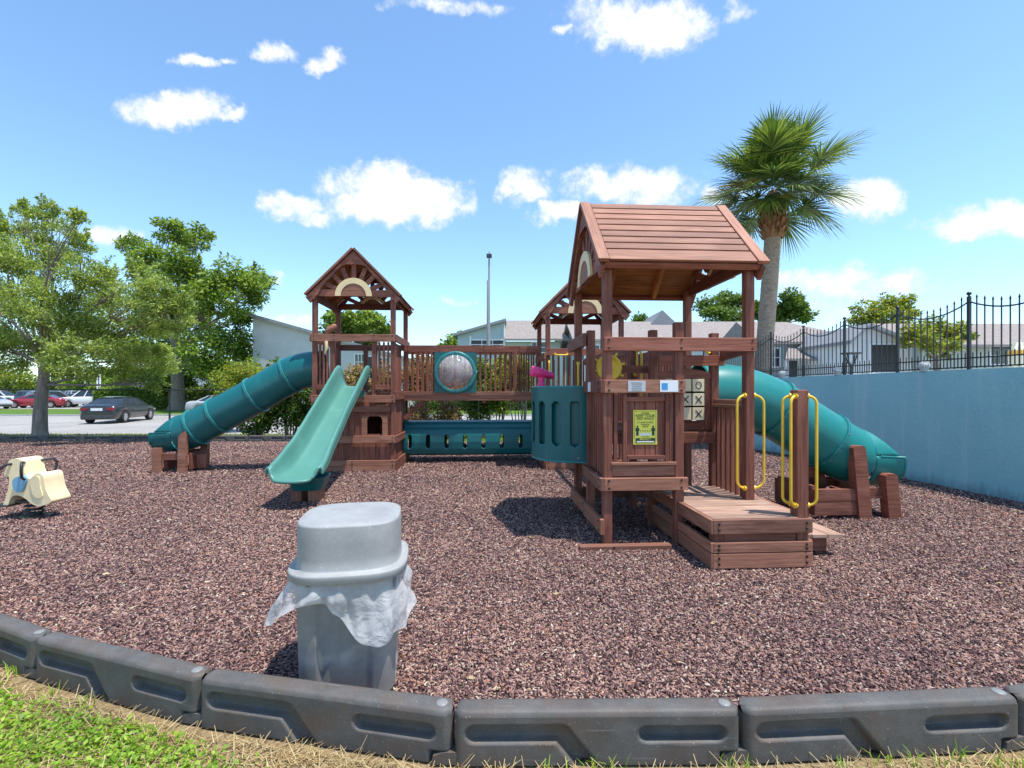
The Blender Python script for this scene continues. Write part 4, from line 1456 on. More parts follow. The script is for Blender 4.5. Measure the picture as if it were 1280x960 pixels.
# walkway from mid tower to near tower
walk = deck(play, am + 0.05, a1 - 0.05, b1 + 0.09, d0_ - 0.10, 1.12, mats="redwood", name="walkway")
for a in (am + 0.02, a1 - 0.02):
    balusters(walk, (a, b1 + 0.10), (a, d0_ - 0.12), 1.10, 2.06, 26)
    rail(walk, (a, b1 + 0.05, 2.11), (a, d0_ - 0.05, 2.11), 0.13, name="rail", side=(-1, 0, 0))
    rail(walk, (a, b1 + 0.10, 1.04), (a, d0_ - 0.11, 1.04), 0.11, name="beam", side=(-1, 0, 0))

# ---------- left tower
T3 = tower_part("left tower, tallest of the three, a green open slide on its front and tube slide on its side")
l0, l1, e0b, e1b = -3.215, -1.745, 9.36, 10.83
lm = (l0 + l1) / 2
for (a, b) in ((l0, e0b), (l1, e0b), (l0, e1b), (l1, e1b)):
    post(T3, a, b, 0, 3.40)
roof(T3, lm, (e0b + e1b) / 2, 3.345, 'b')
for a in (l0, l1):
    mb = MB()
    mb.bx(a - 0.02, a + 0.02, e0b - 0.1, e1b + 0.1, 3.27, 3.39)
    sub("roof_beam", mb, "redwood", T3)
fr = e0b - PH - 0.02
rail(T3, (l0 - 0.05, fr, 2.55), (l1 + 0.05, fr, 2.55), 0.14, bolts=[(l0, fr, 2.55), (-2.84, fr, 2.55), (-2.10, fr, 2.55), (l1, fr, 2.55)], mats=["redwood_sunned", "dark_bolt"])
for a in (-2.88, -2.10):
    post(T3, a, e0b, 1.3, 2.50)
for a in (-2.62,):
    post(T3, a, e1b, 0.0, 2.50)
balusters(T3, (l0 + 0.06, e0b), (-2.95, e0b), 1.50, 2.48, 3)
balusters(T3, (-2.05, e0b), (l1 - 0.05, e0b), 1.50, 2.48, 3)
mb = MB()
for (u0, u1) in ((l0 + 0.05, -2.88), (-2.08, l1 - 0.05)):
    mb.bx(u0, u1, e0b - 0.06, e0b - 0.02, 1.565, 1.655)
sub("rail", mb, "redwood", T3)
rail(T3, (l0 - 0.05, fr, 1.39), (l1 + 0.05, fr, 1.39), 0.14, bolts=[(l0, fr, 1.39), (l1, fr, 1.39)], name="beam", mats=["redwood_sunned", "dark_bolt"])
deck(T3, l0, l1, e0b, e1b, 1.50, mats="redwood")
ra = l1 + 0.065
rail(T3, (ra, fr - 0.02, 2.55), (ra, e1b + 0.05, 2.55), 0.14, side=(1, 0, 0))
mb = MB()
for q in range(7):
    b_ = e0b + 0.05 + q * 0.115
    mb.bx(l1 - 0.012, l1 + 0.012, b_, b_ + 0.11, 1.50, 2.48)
sub("side_panel", mb, "redwood", T3, 0.004)
rail(T3, (ra, fr - 0.02, 1.45), (ra, e1b + 0.05, 1.45), 0.16, side=(1, 0, 0), name="beam")
# back rail
rail(T3, (l0, e1b + 0.065, 2.5), (l1, e1b + 0.065, 2.5), 0.13)
rail(T3, (l0, e1b + 0.065, 1.45), (l1, e1b + 0.065, 1.45), 0.13, name="beam")
# left side around the tube entrance
rail(T3, (l0 - 0.065, fr, 2.55), (l0 - 0.065, e1b + 0.05, 2.55), 0.14, side=(-1, 0, 0))
rail(T3, (l0 - 0.065, fr, 1.42), (l0 - 0.065, e1b + 0.05, 1.42), 0.14, side=(-1, 0, 0), name="beam")
# play house below
mb = MB()
n_ = 14
wx0, wx1, wz0, wz1 = -2.235, -1.945, 0.71, 1.10
for q in range(n_):
    u0 = l0 + 0.05 + q * (l1 - l0 - 0.1) / n_
    u1 = u0 + (l1 - l0 - 0.1) / n_ - 0.003
    if u1 > wx0 and u0 < wx1:
        mb.bx(u0, u1, e0b - 0.01, e0b + 0.012, 0.20, wz0)
        mb.bx(u0, u1, e0b - 0.01, e0b + 0.012, wz1 - 0.05, 1.32)
    else:
        mb.bx(u0, u1, e0b - 0.01, e0b + 0.012, 0.20, 1.32)
sub("house_wall", mb, "redwood", T3, 0.003)
mb = MB()
ww = wx1 - wx0
mb.prism([(wx0 - 0.10, wz0 - 0.02), (wx0, wz0 - 0.02), (wx0, wz1 - 0.11), (wx0 + 0.03, wz1 - 0.06), (wx0 + 0.08, wz1 - 0.03), (wx0 - 0.10, wz1 - 0.03)], lambda u, v, d: (u, d, v), e0b - 0.035, e0b - 0.012)
mb.prism([(wx1 + 0.10, wz0 - 0.02), (wx1, wz0 - 0.02), (wx1, wz1 - 0.11), (wx1 - 0.03, wz1 - 0.06), (wx1 - 0.08, wz1 - 0.03), (wx1 + 0.10, wz1 - 0.03)], lambda u, v, d: (u, d, v), e0b - 0.035, e0b - 0.012)
sub("window_trim", mb, "redwood_sunned", T3)
mb = MB()
mb.bx(l0 + 0.05, l1 - 0.05, e0b - 0.05, e0b - 0.012, 1.135, 1.245)
sub("window_header", mb, "redwood_sunned", T3)
for (zc, h) in ((0.615, 0.14), (0.165, 0.105), (0.056, 0.105)):
    rail(T3, (l0 - 0.05, fr, zc), (l1 + 0.05, fr, zc), h, bolts=[(l1, fr, zc), (-2.5, fr, zc)], name="beam", mats=["redwood_sunned", "dark_bolt"])
    rail(T3, (ra, fr - 0.02, zc), (ra, e1b + 0.05, zc), h, side=(1, 0, 0), name="beam", bolts=[(ra, e0b, zc)])
mb = MB()
for q in range(11):
    b_ = e0b + 0.05 + q * 0.127
    mb.bx(l1 - 0.012, l1 + 0.012, b_, b_ + 0.124, 0.2, 1.40)
    mb.bx(l0 - 0.012, l0 + 0.012, b_, b_ + 0.124, 0.2, 1.40)
    u0 = l0 + 0.05 + q * 0.124
    mb.bx(u0, u0 + 0.121, e1b - 0.012, e1b + 0.012, 0.2, 1.40)
sub("house_wall", mb, "redwood", T3, 0.003)
# small steering toy on the top rail
mb = MB()
q = Vector((-3.02, e0b + 0.02, 2.62))
mb.tube([q, q + Vector((0.03, 0, 0.05)), q + Vector((0.10, 0, 0.11)), q + Vector((0.17, 0, 0.16)), q + Vector((0.2, 0, 0.17))], [0.035, 0.06, 0.07, 0.06, 0.03], 12)
mb.build("rail_toy", "redwood_sunned", T3, off=OFF)
mb = MB()
mb.tube([(-2.98, fr - 0.03, 2.48), (-2.97, fr - 0.035, 2.36), (-3.0, fr - 0.03, 2.24)], [0.03, 0.035, 0.012], 8)
mb.build("hanging_tag", "tan_plastic", T3, off=OFF)

# ---------- bridge
bb = 10.25
BL, BR_ = l1 + 0.05, c0 - 0.05
bridge = deck(play, BL, BR_, bb - 0.02, 10.88, 1.44, along='b', mats="redwood", name="bridge")
for b in (bb, 10.86):
    s_ = -1 if b == bb else 1
    rail(bridge, (BL, b - 0.03 * -s_, 2.43), (BR_, b - 0.03 * -s_, 2.43), 0.14, bolts=[(-1.6, b + 0.03 * s_, 2.43), (-0.94, b + 0.03 * s_, 2.43), (0.0, b + 0.03 * s_, 2.43), (0.75, b + 0.03 * s_, 2.43)] if s_ < 0 else (), name="rail")
    balusters(bridge, (BL + 0.03, b), (BR_ - 0.02, b), 1.45, 2.38, 26, 0.036)
mb = MB()
mb.bx(BL, BR_, bb - 0.07, bb - 0.022, 1.445, 1.525)
mb.bx(BL - 0.02, BR_ + 0.02, bb - 0.055, bb - 0.022, 1.335, 1.443)
mb.bx(BL, BR_, 10.882, 10.92, 1.34, 1.50)
sub("beam", mb, "redwood_sunned", bridge)
mb = MB()
for a in (-0.93, 0.0, 0.70):
    mb.bx(a - 0.04, a + 0.04, bb - 0.01, 10.87, 1.28, 1.40)
mb.beam((BL + 0.02, bb + 0.03, 0.95), (BL + 0.42, bb + 0.03, 1.33), 0.08, 0.09)
sub("joists", mb, "redwood", bridge)
post(bridge, 0.66, bb - 0.01, 1.45, 2.4, w_=0.085)
# bubble panel
bubc = Vector((A(569, bb - 0.1), bb - 0.085, 1.90))
bubc.z = Zl(bubc.x, bubc.y, 465.5)
ba, bz_ = bubc.x, bubc.z
mb = MB()
nseg = 48
hw_, hh_ = 0.435, 0.425
ring_in = 0.385
for q in range(nseg):
    t0, t1 = 2 * math.pi * q / nseg, 2 * math.pi * (q + 1) / nseg
    def sqp(t):
        c, s2 = math.cos(t), math.sin(t)
        m_ = max(abs(c), abs(s2))
        return (c / m_ * hw_, s2 / m_ * hh_)
    a_, b_ = sqp(t0), sqp(t1)
    mb.prism([(ba + ring_in * math.cos(t0), bz_ + ring_in * math.sin(t0)), (ba + a_[0], bz_ + a_[1]), (ba + b_[0], bz_ + b_[1]), (ba + ring_in * math.cos(t1), bz_ + ring_in * math.sin(t1))],
             lambda u, v, d: (u, d, v), bb - 0.075, bb - 0.055)
bub = mb.build("bubble_panel", "teal_plastic", bridge, off=OFF)
mb = MB()
Mx = Matrix.Rotation(R(90), 3, 'X')
bubc.y = bb - 0.08
mb.lathe([(0.365, 0.0), (0.365, 0.02), (0.375, 0.03), (0.43, 0.03), (0.445, 0.02), (0.445, 0.0)], bubc, 56, 0, Mx)
for q in range(8):
    an = q * math.pi / 4
    mb.bolt(bubc + Vector((0.405 * math.cos(an), -0.03, 0.405 * math.sin(an))), (0, -1, 0), 0.013, 1)
mb.build("bubble_ring", ["teal_rim", "dark_bolt"], bridge, off=OFF)
mb = MB()
mb.lathe([(0.37 * math.cos(t * math.pi / 24), 0.02 + 0.30 * math.sin(t * math.pi / 24)) for t in range(13)], bubc, 56, 0, Mx)
mb.build("clear_bubble", "clear_dome", bridge, off=OFF)

# ---------- crawl tunnel under the bridge
prof = [(10.22, .165), (10.14, .20), (10.11, .30), (10.10, .45), (10.115, .60), (10.15, .70), (10.20, .745), (10.215, .77), (10.22, .80), (10.27, .855), (10.40, .885), (10.55, .885), (10.68, .855),
        (10.76, .79), (10.83, .70), (10.87, .55), (10.875, .35), (10.84, .20), (10.76, .165)]
cum = [0]
for p, q in zip(prof, prof[1:]):
    cum.append(cum[-1] + math.hypot(q[0] - p[0], q[1] - p[1]))
def tun_fn(u, v):
    a = BL - 0.02 + u * (BR_ - BL + 0.3)
    s_ = v * cum[-1]
    b = float(np.interp(s_, cum, [p[0] for p in prof]))
    z = float(np.interp(s_, cum, [p[1] for p in prof]))
    return (a, b + 0.2, z)
LT = BR_ - BL + 0.3
slots = []
for q in range(8):
    xa = A(510 + q * 23.6, 10.1)
    u = (xa - (BL - 0.02)) / LT
    slots.append((u, 0.245 / cum[-1], 0.455 / cum[-1], 0.042 / LT, LT / cum[-1]))
    slots.append((u, 1 - 0.46 / cum[-1], 1 - 0.26 / cum[-1], 0.05 / LT, LT / cum[-1]))
tun = slotted("crawl_tunnel", tun_fn, 300, 110, slots, "teal_plastic", play)

# ---------- open wave slide
ctr = -2.48
path = [(9.50, 1.62), (9.32, 1.625), (9.18, 1.595), (9.0, 1.50), (8.7, 1.35), (8.4, 1.20), (8.1, 1.05), (7.8, .895), (7.5, .73), (7.2, .575), (7.0, .485), (6.8, .42), (6.65, .39), (6.52, .385), (6.45, .375)]
cumS = [0]
for p, q in zip(path, path[1:]):
    cumS.append(cumS[-1] + math.hypot(q[0] - p[0], q[1] - p[1]))
def wav(u, v):
    s_ = v * cumS[-1]
    b = float(np.interp(s_, cumS, [p[0] for p in path]))
    z = float(np.interp(s_, cumS, [p[1] for p in path]))
    h = float(np.interp(v, [0, .06, .14, .35, .7, .85, .95, 1], [.30, .40, .42, .37, .33, .30, .22, .16]))
    w_ = float(np.interp(v, [0, .1, .5, .8, .92, 1], [.255, .255, .25, .265, .295, .31]))
    # cross-section: outer skirt, lip, wall, bed
    t = u * 2 - 1
    sg = -1 if t < 0 else 1
    t = abs(t)
    cs = [(0, 0), (.52, .006), (.70, .05), (.88, .40), (.95, .75), (1.0, .97), (1.06, 1.0), (1.12, .95), (1.15, .80), (1.15, .55)]
    k_ = t * (len(cs) - 1)
    i = min(int(k_), len(cs) - 2)
    f_ = k_ - i
    x = cs[i][0] * (1 - f_) + cs[i + 1][0] * f_
    y = cs[i][1] * (1 - f_) + cs[i + 1][1] * f_
    b -= 0.17 * max(0, 1 - (x / 1.1) ** 2) * max(0, (v - .86) / .14) ** 1.5
    return (ctr + sg * x * w_, b, z + y * h)
mb = MB()
mb.grid(36, 70, wav)
wave = mb.build("wave_slide", "slide_green", play, off=OFF, solid=0.02)
wave["label"] = "open light green slide on the left tower's front"
mb = MB()
mb.tube([wav(q / 36, 1.0) for q in range(37)], 0.024, 8)
for e_ in (0.0, 1.0):
    mb.tube([wav(e_, q / 40) for q in range(41)], 0.014, 8)
mb.build("slide_lip", "slide_green", wave, off=OFF)
mb = MB()
def ped(u, v):
    an = u * 2 * math.pi
    c, s2 = math.cos(an), math.sin(an)
    m_ = (abs(c) ** 4 + abs(s2) ** 4) ** -0.25
    k_ = 1 - 0.25 * (1 - v)
    return (ctr + 0.02 + c * m_ * 0.27 * k_, 6.92 + s2 * m_ * 0.24 * k_, 0.17 + v * 0.185)
mb.grid(40, 6, ped, wrapu=True)
mb.add([ped(q / 40, 0) for q in range(40)], [tuple(range(40))])
mb.build("slide_foot", "teal_plastic", wave, off=OFF)
mb = MB()
for a in (ctr - 0.12, ctr + 0.12):
    mb.bx(a - 0.075, a + 0.075, 6.8, 7.05, 0.0, 0.19)
sub("foot_block", mb, "redwood_sunned", wave)
mb = MB()
mb.bx(ctr - 0.22, ctr + 0.22, 9.26, 9.34, 1.42, 1.55)
sub("slide_bracket", mb, "slide_green", wave)

# ---------- tube slides
def smooth_path(pts, n=40):
    out = []
    P = [pts[0]] + pts + [pts[-1]]
    m = len(pts) - 1
    for i in range(m):
        p0, p1, p2, p3 = [Vector(q) for q in P[i:i + 4]]
        for j in range(n // m):
            t = j / (n // m)
            out.append(0.5 * ((2 * p1) + (p2 - p0) * t + (2 * p0 - 5 * p1 + 4 * p2 - p3) * t * t + (3 * p1 - p0 - 3 * p2 + p3) * t ** 3))
    out.append(Vector(pts[-1]))
    return out
def tube_slide(label, b, pts, sgn, exit_len, rings, r=0.345, mt="teal_plastic"):
    pth = smooth_path([(a, b, z) for a, z in pts])
    mb = MB()
    mb.tube(pth, r, 40, cap=False, up=(0, 1, 0))
    t = mb.build("tube_slide", mt, play, off=OFF, solid=0.012)
    t["label"] = label
    for k_ in rings:
        i = min(range(len(pth)), key=lambda q: abs(pth[q].x - k_))
        d = (pth[min(i + 1, len(pth) - 1)] - pth[max(0, i - 1)]).normalized()
        mb = MB()
        p = pth[i]
        mb.tube([p - d * 0.022, p - d * 0.020, p - d * 0.003, p - d * 0.0028, p + d * 0.0028, p + d * 0.003, p + d * 0.020, p + d * 0.022], [r + .004, r + 0.033, r + 0.033, r + .022, r + .022, r + 0.033, r + 0.033, r + .004], 40, cap=False, up=(0, 1, 0), smooth=False)
        for q in range(10):
            an = q * math.pi / 5 + 0.3
            w_ = Vector((0, 1, 0)) * math.cos(an) + d.cross(Vector((0, 1, 0))) * math.sin(an)
            mb.bolt(p + w_ * (r + 0.03), w_, 0.010, 1)
        mb.build("flange", ["teal_rim", "bolt_cap"], t, off=OFF)
    e = pth[-1]
    # open exit trough
    def ex(u, v):
        an = R(-8 + u * 196)
        fl_ = 1.0 + 0.10 * max(0, v - 0.75) / 0.25
        hcut = float(np.interp(v, [0, .18, .35, 1], [1.0, .55, .25, 0.12]))
        s2, c = math.sin(an), math.cos(an)
        rr = r * fl_
        z = -s2 * rr
        return (e.x + sgn * v * exit_len, b + c * rr, e.z + z + (0.0 if s2 > 0 else 0) - 0.02 * v + (0.05 * max(0, v - 0.85) / 0.15 if s2 > 0.5 else 0))
    mb = MB()
    mb.grid(40, 24, ex)
    # sloped hood where the trough meets the tube
    def hood(u, v):
        an = R(188 + u * 164)
        return (e.x + sgn * 0.22 * v * (1 - abs(2 * u - 1)) * 0 + sgn * v * (0.05 + 0.25 * abs(2 * u - 1) ** 2), b + math.cos(an) * r, e.z - math.sin(an) * r)
    mb.grid(30, 6, hood)
    mb.build("exit_trough", mt, t, off=OFF, solid=0.014)
    mb = MB()
    mb.tube([ex(q / 30, 1.0) for q in range(31)], 0.016, 8)
    mb.tube([ex(0.0, q / 12) for q in range(2, 13)], 0.014, 8)
    mb.tube([ex(1.0, q / 12) for q in range(2, 13)], 0.014, 8)
    mb.build("trough_lip", mt, t, off=OFF)
    return t
ts1 = tube_slide("long green tube slide descending from the left tower", 9.74, [(-3.18, 1.99), (-3.5, 1.955), (-3.82, 1.845), (-4.48, 1.46), (-5.19, 1.06), (-5.6, .83), (-5.78, .745), (-5.90, .715)], -1, 0.36, (-3.82, -4.48, -5.19, -5.6))
def leg(parent, pts, t, b_0, b_1, mats="redwood_sunned"):
    mb = MB()
    mb.prism(pts, lambda u, v, d: (u, d, v), b_0, b_1)
    return sub("support_post", mb, mats, parent, 0.006)
for (b_0, b_1) in ((9.34, 9.43), (10.06, 10.15)):
    leg(ts1, [(-6.20, 0), (-6.06, 0), (-6.06, .47), (-6.20, .47)], 0, b_0, b_1)
    leg(ts1, [(-5.74, 0), (-5.60, 0), (-5.585, .70), (-5.60, .78), (-5.68, .74), (-5.72, .68)], 0, b_0, b_1)
    rail(ts1, (-6.05, b_0 + 0.07, 0.30), (-5.75, b_0 + 0.07, 0.30), 0.13, 0.04, name="support_beam")
for q_ in ((-5.59, -5.55, 9.44, 10.05, 0.05, 0.36), (-6.05, -6.01, 9.44, 10.05, 0.05, 0.32), (-5.545, -5.35, 9.60, 9.66, 0.05, 0.32)):
    mb = MB()
    mb.bx(*q_)
    sub("support_beam", mb, "redwood", ts1)
ts2 = tube_slide("shorter green tube slide beside the blue wall", 5.92, [(2.70, 1.52), (3.02, 1.52), (3.35, 1.455), (3.67, 1.325), (4.0, 1.125), (4.345, .915), (4.55, .79), (4.68, .725), (4.76, .70)], 1, 0.34, (3.67, 4.345), 0.355, "teal_faded")
for (b_0, b_1) in ((5.49, 5.61), (6.24, 6.36)):
    leg(ts2, [(4.49, 0), (4.65, 0), (4.565, .86), (4.54, .885), (4.43, .885), (4.41, .86)], 0, b_0, b_1, "redwood")
    leg(ts2, [(4.86, 0), (5.02, 0), (4.965, .52), (4.94, .545), (4.84, .545), (4.815, .52)], 0, b_0, b_1, "redwood")
    rail(ts2, (4.62, b_0 + 0.09, 0.30), (4.86, b_0 + 0.09, 0.30), 0.13, name="support_beam")
    for z0_ in (0.05, 0.21):
        mb = MB()
        mb.bx(3.95, 4.49, b_0 + 0.03, b_0 + 0.08, z0_, z0_ + 0.155)
        sub("support_beam", mb, "redwood", ts2)
for q_ in ((4.66, 4.70, 5.62, 6.23, 0.03, 0.26), (3.95, 4.0, 5.58, 6.26, 0.05, 0.40)):
    mb = MB()
    mb.bx(*q_)
    sub("support_beam", mb, "redwood", ts2)

# ------------------------------------------------------------------ litter bin with liner
BX, BY = -0.866, 2.602
rot = R(10)
def sq(an, n_=3.6):
    c, s2 = math.cos(an - rot), math.sin(an - rot)
    return (abs(c) ** n_ + abs(s2) ** n_) ** (-1 / n_)
binr = empty("litter_bin", (BX, BY, 0), 0, "tall grey plastic litter bin with domed lid behind the edging", "bin")
def body(u, v):
    an = u * 2 * math.pi
    z = v * 0.66
    r = 0.236 + 0.020 * v
    loc = ((an - rot) % (math.pi / 2)) - math.pi / 4
    q = abs(((an - rot + math.pi / 4) % (math.pi / 2)) - math.pi / 4) / (math.pi / 4)
    def ss(e0, e1, x):
        t = max(0, min(1, (x - e0) / (e1 - e0)))
        return t * t * (3 - 2 * t)
    ins = 0.020 * (1 - ss(0.60, 0.645, q)) * ss(0.05, 0.075, v) * (1 - ss(0.80, 0.83, v))
    base = 0.02 * max(0, 1 - v / 0.03)
    rr = (r - ins - base) * sq(an, 5)
    return (math.cos(an) * rr, math.sin(an) * rr, z)
mb = MB()
mb.grid(280, 64, body, wrapu=True)
mb.build("bin_body", "bin_grey", binr)
def lid(profile):
    mb = MB()
    def fn(u, v):
        an = u * 2 * math.pi
        k_ = v * (len(profile) - 1)
        i = min(int(k_), len(profile) - 2)
        f_ = k_ - i
        r = profile[i][0] * (1 - f_) + profile[i + 1][0] * f_
        z = profile[i][1] * (1 - f_) + profile[i + 1][1] * f_
        rr = r * sq(an, 3.4)
        return (math.cos(an) * rr, math.sin(an) * rr, z)
    mb.grid(96, (len(profile) - 1), fn, wrapu=True)
    return mb
mb = lid([(0.262, .630), (0.290, .616), (0.294, .616), (0.297, .619), (0.297, .648), (0.2965, .653), (0.293, .657), (0.288, .658), (0.266, .660), (0.262, .662), (0.2585, .668), (0.2575, .72), (0.2565, .79), (0.2555, .875), (0.2545, .880), (0.2515, .884), (0.246, .887), (0.20, .892), (0.10, .896), (0.001, .897)])
mb.build("bin_lid", "lid_grey", binr)
# liner
def liner(u, v):
    an = u * 2 * math.pi
    deg = math.degrees(an) % 360
    def bumpf(c, w_):
        d = min(abs(deg - c), 360 - abs(deg - c))
        return math.exp(-(d / w_) ** 2)
    ln = 0.13 + 0.12 * bumpf(205, 24) - 0.03 * bumpf(250, 18) + 0.17 * bumpf(305, 26) + 0.11 * bumpf(340, 22) + 0.05 * bumpf(90, 40)
    ln += 0.008 * math.sin(5 * an + 1)
    fl_ = 0.012 + 0.12 * bumpf(205, 26) + 0.03 * bumpf(312, 22) + 0.03 * bumpf(350, 25) + 0.02 * bumpf(90, 60)
    wr = 0.012 * math.sin(17 * an + 3 * v) + 0.006 * math.sin(29 * an - 4 * v + 1) * (1 - 0.5 * v)
    wr += 0.014 * math.sin(8 * v + 6 * an) * v
    r = (0.276 + fl_ * v ** 1.3 - 0.018 * math.sin(min(1, v * 2.2) * math.pi) * 0.6 + wr * min(1, 0.25 + v * 1.2)) * sq(an, 3.4)
    return (math.cos(an) * r, math.sin(an) * r, 0.645 - ln * v - 0.02 * v)
mb = MB()
mb.grid(260, 26, liner, wrapu=True)
bag = mb.build("bin_liner", "bag_film", loc=(BX, BY, 0))
tag(bag, "crumpled clear plastic liner hanging out under the bin lid", "bin liner")

# ------------------------------------------------------------------ spring rider
k_ = 5.74 / 600 / 8.727
rx_, rz_ = -5.72, 0
rider = empty("spring_rider", (-5.72, 5.87, 0), 0, "cream pony spring rider with a blue saddle", "spring rider")
def rp(x, y):
    x = 36 + (x - 36) * 0.76
    Y = 5.74
    return ((x / 8.727 - 640) / F * Y - rx_, CH - (550 + y / 8.727 - HZ) * Y / F)
def rpoly(l):
    return [rp(*q) for q in l]
def csmooth(P, k=4):
    out, m = [], len(P)
    for i in range(m):
        p0, p1, p2, p3 = (Vector(P[(i + j) % m]) for j in (-1, 0, 1, 2))
        for q in range(k):
            t = q / k
            out.append(tuple(0.5 * ((2 * p1) + (p2 - p0) * t + (2 * p0 - 5 * p1 + 4 * p2 - p3) * t * t + (3 * p1 - p0 - 3 * p2 + p3) * t ** 3)))
    return out
def rounded_extrude(poly, hw, rnd=0.05, mat="pony_cream", name="x", parent=None):
    poly = csmooth(poly)
    mb = MB()
    mb.prism(poly, lambda u, v, d: (u, d, v), -hw, hw)
    o = mb.build(name, mat, parent, bevel=rnd, seg=4)
    for p in o.data.polygons:
        p.use_smooth = True
    return o
poly = [(60, 740), (36, 700), (75, 620), (108, 520), (120, 415), (98, 398), (58, 398), (46, 365), (70, 315), (112, 232), (160, 208), (240, 205), (298, 228), (322, 300), (345, 368), (382, 405), (410, 424),
        (452, 405), (490, 374), (555, 364), (602, 400), (622, 480), (652, 560), (716, 655), (694, 692), (560, 722), (500, 716), (430, 690), (360, 645), (280, 612), (190, 606), (135, 645), (100, 715)]
rounded_extrude(rpoly(poly), 0.13, 0.032, "pony_cream", "pony_body", rider)
rounded_extrude(rpoly([(440, 425), (470, 400), (530, 392), (565, 420), (575, 500), (600, 580), (600, 625), (530, 630), (470, 590), (440, 500)]), 0.142, 0.03, "pony_cream", "tail_wing", rider)
rounded_extrude(rpoly([(200, 455), (240, 408), (350, 388), (388, 432), (372, 485), (340, 545), (280, 566), (220, 535)]), 0.16, 0.028, "pony_blue", "saddle", rider)
for s_ in (-1, 1):
    mb = MB()
    P3 = [(300, 250, 0.10), (345, 240, 0.16), (385, 245, 0.20), (405, 280, 0.22), (402, 330, 0.22), (388, 400, 0.20), (370, 430, 0.15)]
    mb.tube([(rp(x, y)[0], s_ * d, rp(x, y)[1]) for x, y, d in P3], 0.015, 8)
    mb.tube([(rp(x, y)[0], s_ * d, rp(x, y)[1]) for x, y, d in [(175, 258, 0.10), (120, 265, 0.16), (60, 310, 0.20), (25, 380, 0.21), (8, 470, 0.20), (0, 560, 0.15)]], 0.015, 8)
    mb.build("hand_grip", "black_iron", rider)
mb = MB()
cxs = rp(330, 700)[0]
mb.tube([(cxs + 0.085 * math.cos(t * 0.35), 0.085 * math.sin(t * 0.35), 0.02 + 0.20 * t / 75) for t in range(76)], 0.013, 8)
mb.build("spring", "black_iron", rider)
mb = MB()
mb.bx(cxs - 0.13, cxs + 0.13, -0.11, 0.11, 0.20, 0.225)
mb.bx(cxs - 0.15, cxs + 0.15, -0.13, 0.13, 0.0, 0.02)
mb.bx(rp(40, 0)[0] - 0.12, rp(60, 0)[0] + 0.05, -0.16, 0.16, 0.165, 0.18)
mb.build("mount_plate", "black_iron", rider)

# ------------------------------------------------------------------ blue wall, iron fence, deck behind
wroot = l2w(WA, 0)
def wl(mb, name, mats, parent=None, **kw):
    o = mb.build(name, mats, parent, **kw)
    return o
WT = 1.87
def wobj(o):
    o.location = (wroot[0], wroot[1], 0)
    o.rotation_euler = (0, 0, TH)
    return o
mb = MB()
mb.grid(2, 60, lambda u, v: (0.0, 2.2 + v * 14.0, 0 - 0.3 + u * (WT + 0.3)), smooth=False)
mb.bx(0.001, 0.22, 2.2, 16.2, -0.3, WT)
wall = wobj(mb.build("retaining_wall", "blue_stucco"))
tag(wall, "blue stucco retaining wall along the right side of the playground", "wall")
mb = MB()
mb.bx(0.22, 26, 1.0, 19, 1.3, 1.5)
tag(wobj(mb.build("pool_deck", "concrete")), kind="structure")
fence = empty("iron_fence", (wroot[0], wroot[1], WT), TH, "black wrought iron fence with scalloped top standing on the blue wall", "fence")
bays = [3.15 + 1.285 * i for i in range(11)]
FX = 0.11
for i, b in enumerate(bays):
    mb = MB()
    mb.bx(FX - 0.021, FX + 0.021, b - 0.021, b + 0.021, 0.0, 1.13)
    mb.lathe([(0.03, 1.13), (0.012, 1.14), (0.012, 1.15), (0.03, 1.165), (0.034, 1.185), (0.02, 1.205), (0.0, 1.21)], (FX, b, 0), 12)
    mb.build("post", "black_iron", fence, bevel=0.003)
for b, b2 in zip(bays, bays[1:]):
    mb = MB()
    n_ = 10
    def sag(t):
        return 1.06 - 0.17 * math.sin(math.pi * t) ** 0.85 if 0 < t < 1 else 1.06
    for q in range(1, n_ + 1):
        t = q / (n_ + 1)
        y_ = b + (b2 - b) * t
        h = sag(t) + 0.085
        mb.bx(FX - 0.0065, FX + 0.0065, y_ - 0.0065, y_ + 0.0065, 0.02, h)
        mb.lathe([(0.008, h), (0.014, h + 0.02), (0.0, h + 0.07)], (FX, y_, 0), 6, smooth=False)
    for q in range(n_ + 1):
        y_ = b + (b2 - b) * (q + 0.5) / (n_ + 1)
        mb.bx(FX - 0.006, FX + 0.006, y_ - 0.006, y_ + 0.006, 0.03, 0.23)
        mb.lathe([(0.006, 0.23), (0.010, 0.245), (0.0, 0.28)], (FX, y_, 0), 6, smooth=False)
    mb.bx(FX - 0.012, FX + 0.012, b + 0.03, b2 - 0.03, 0.03, 0.05)
    mb.bx(FX - 0.012, FX + 0.012, b + 0.03, b2 - 0.03, 0.17, 0.19)
    mb.tube([(FX, b + (b2 - b) * t / 16, sag(t / 16)) for t in range(17)], 0.012, 6)
    mb.build("fence_panel", "black_iron", fence)
orn_txt = ["small pale domed ornament on the blue wall, farthest of the three", "small pale domed ornament on the blue wall, middle of the three", "pale domed ornament on the blue wall, nearest and largest"]
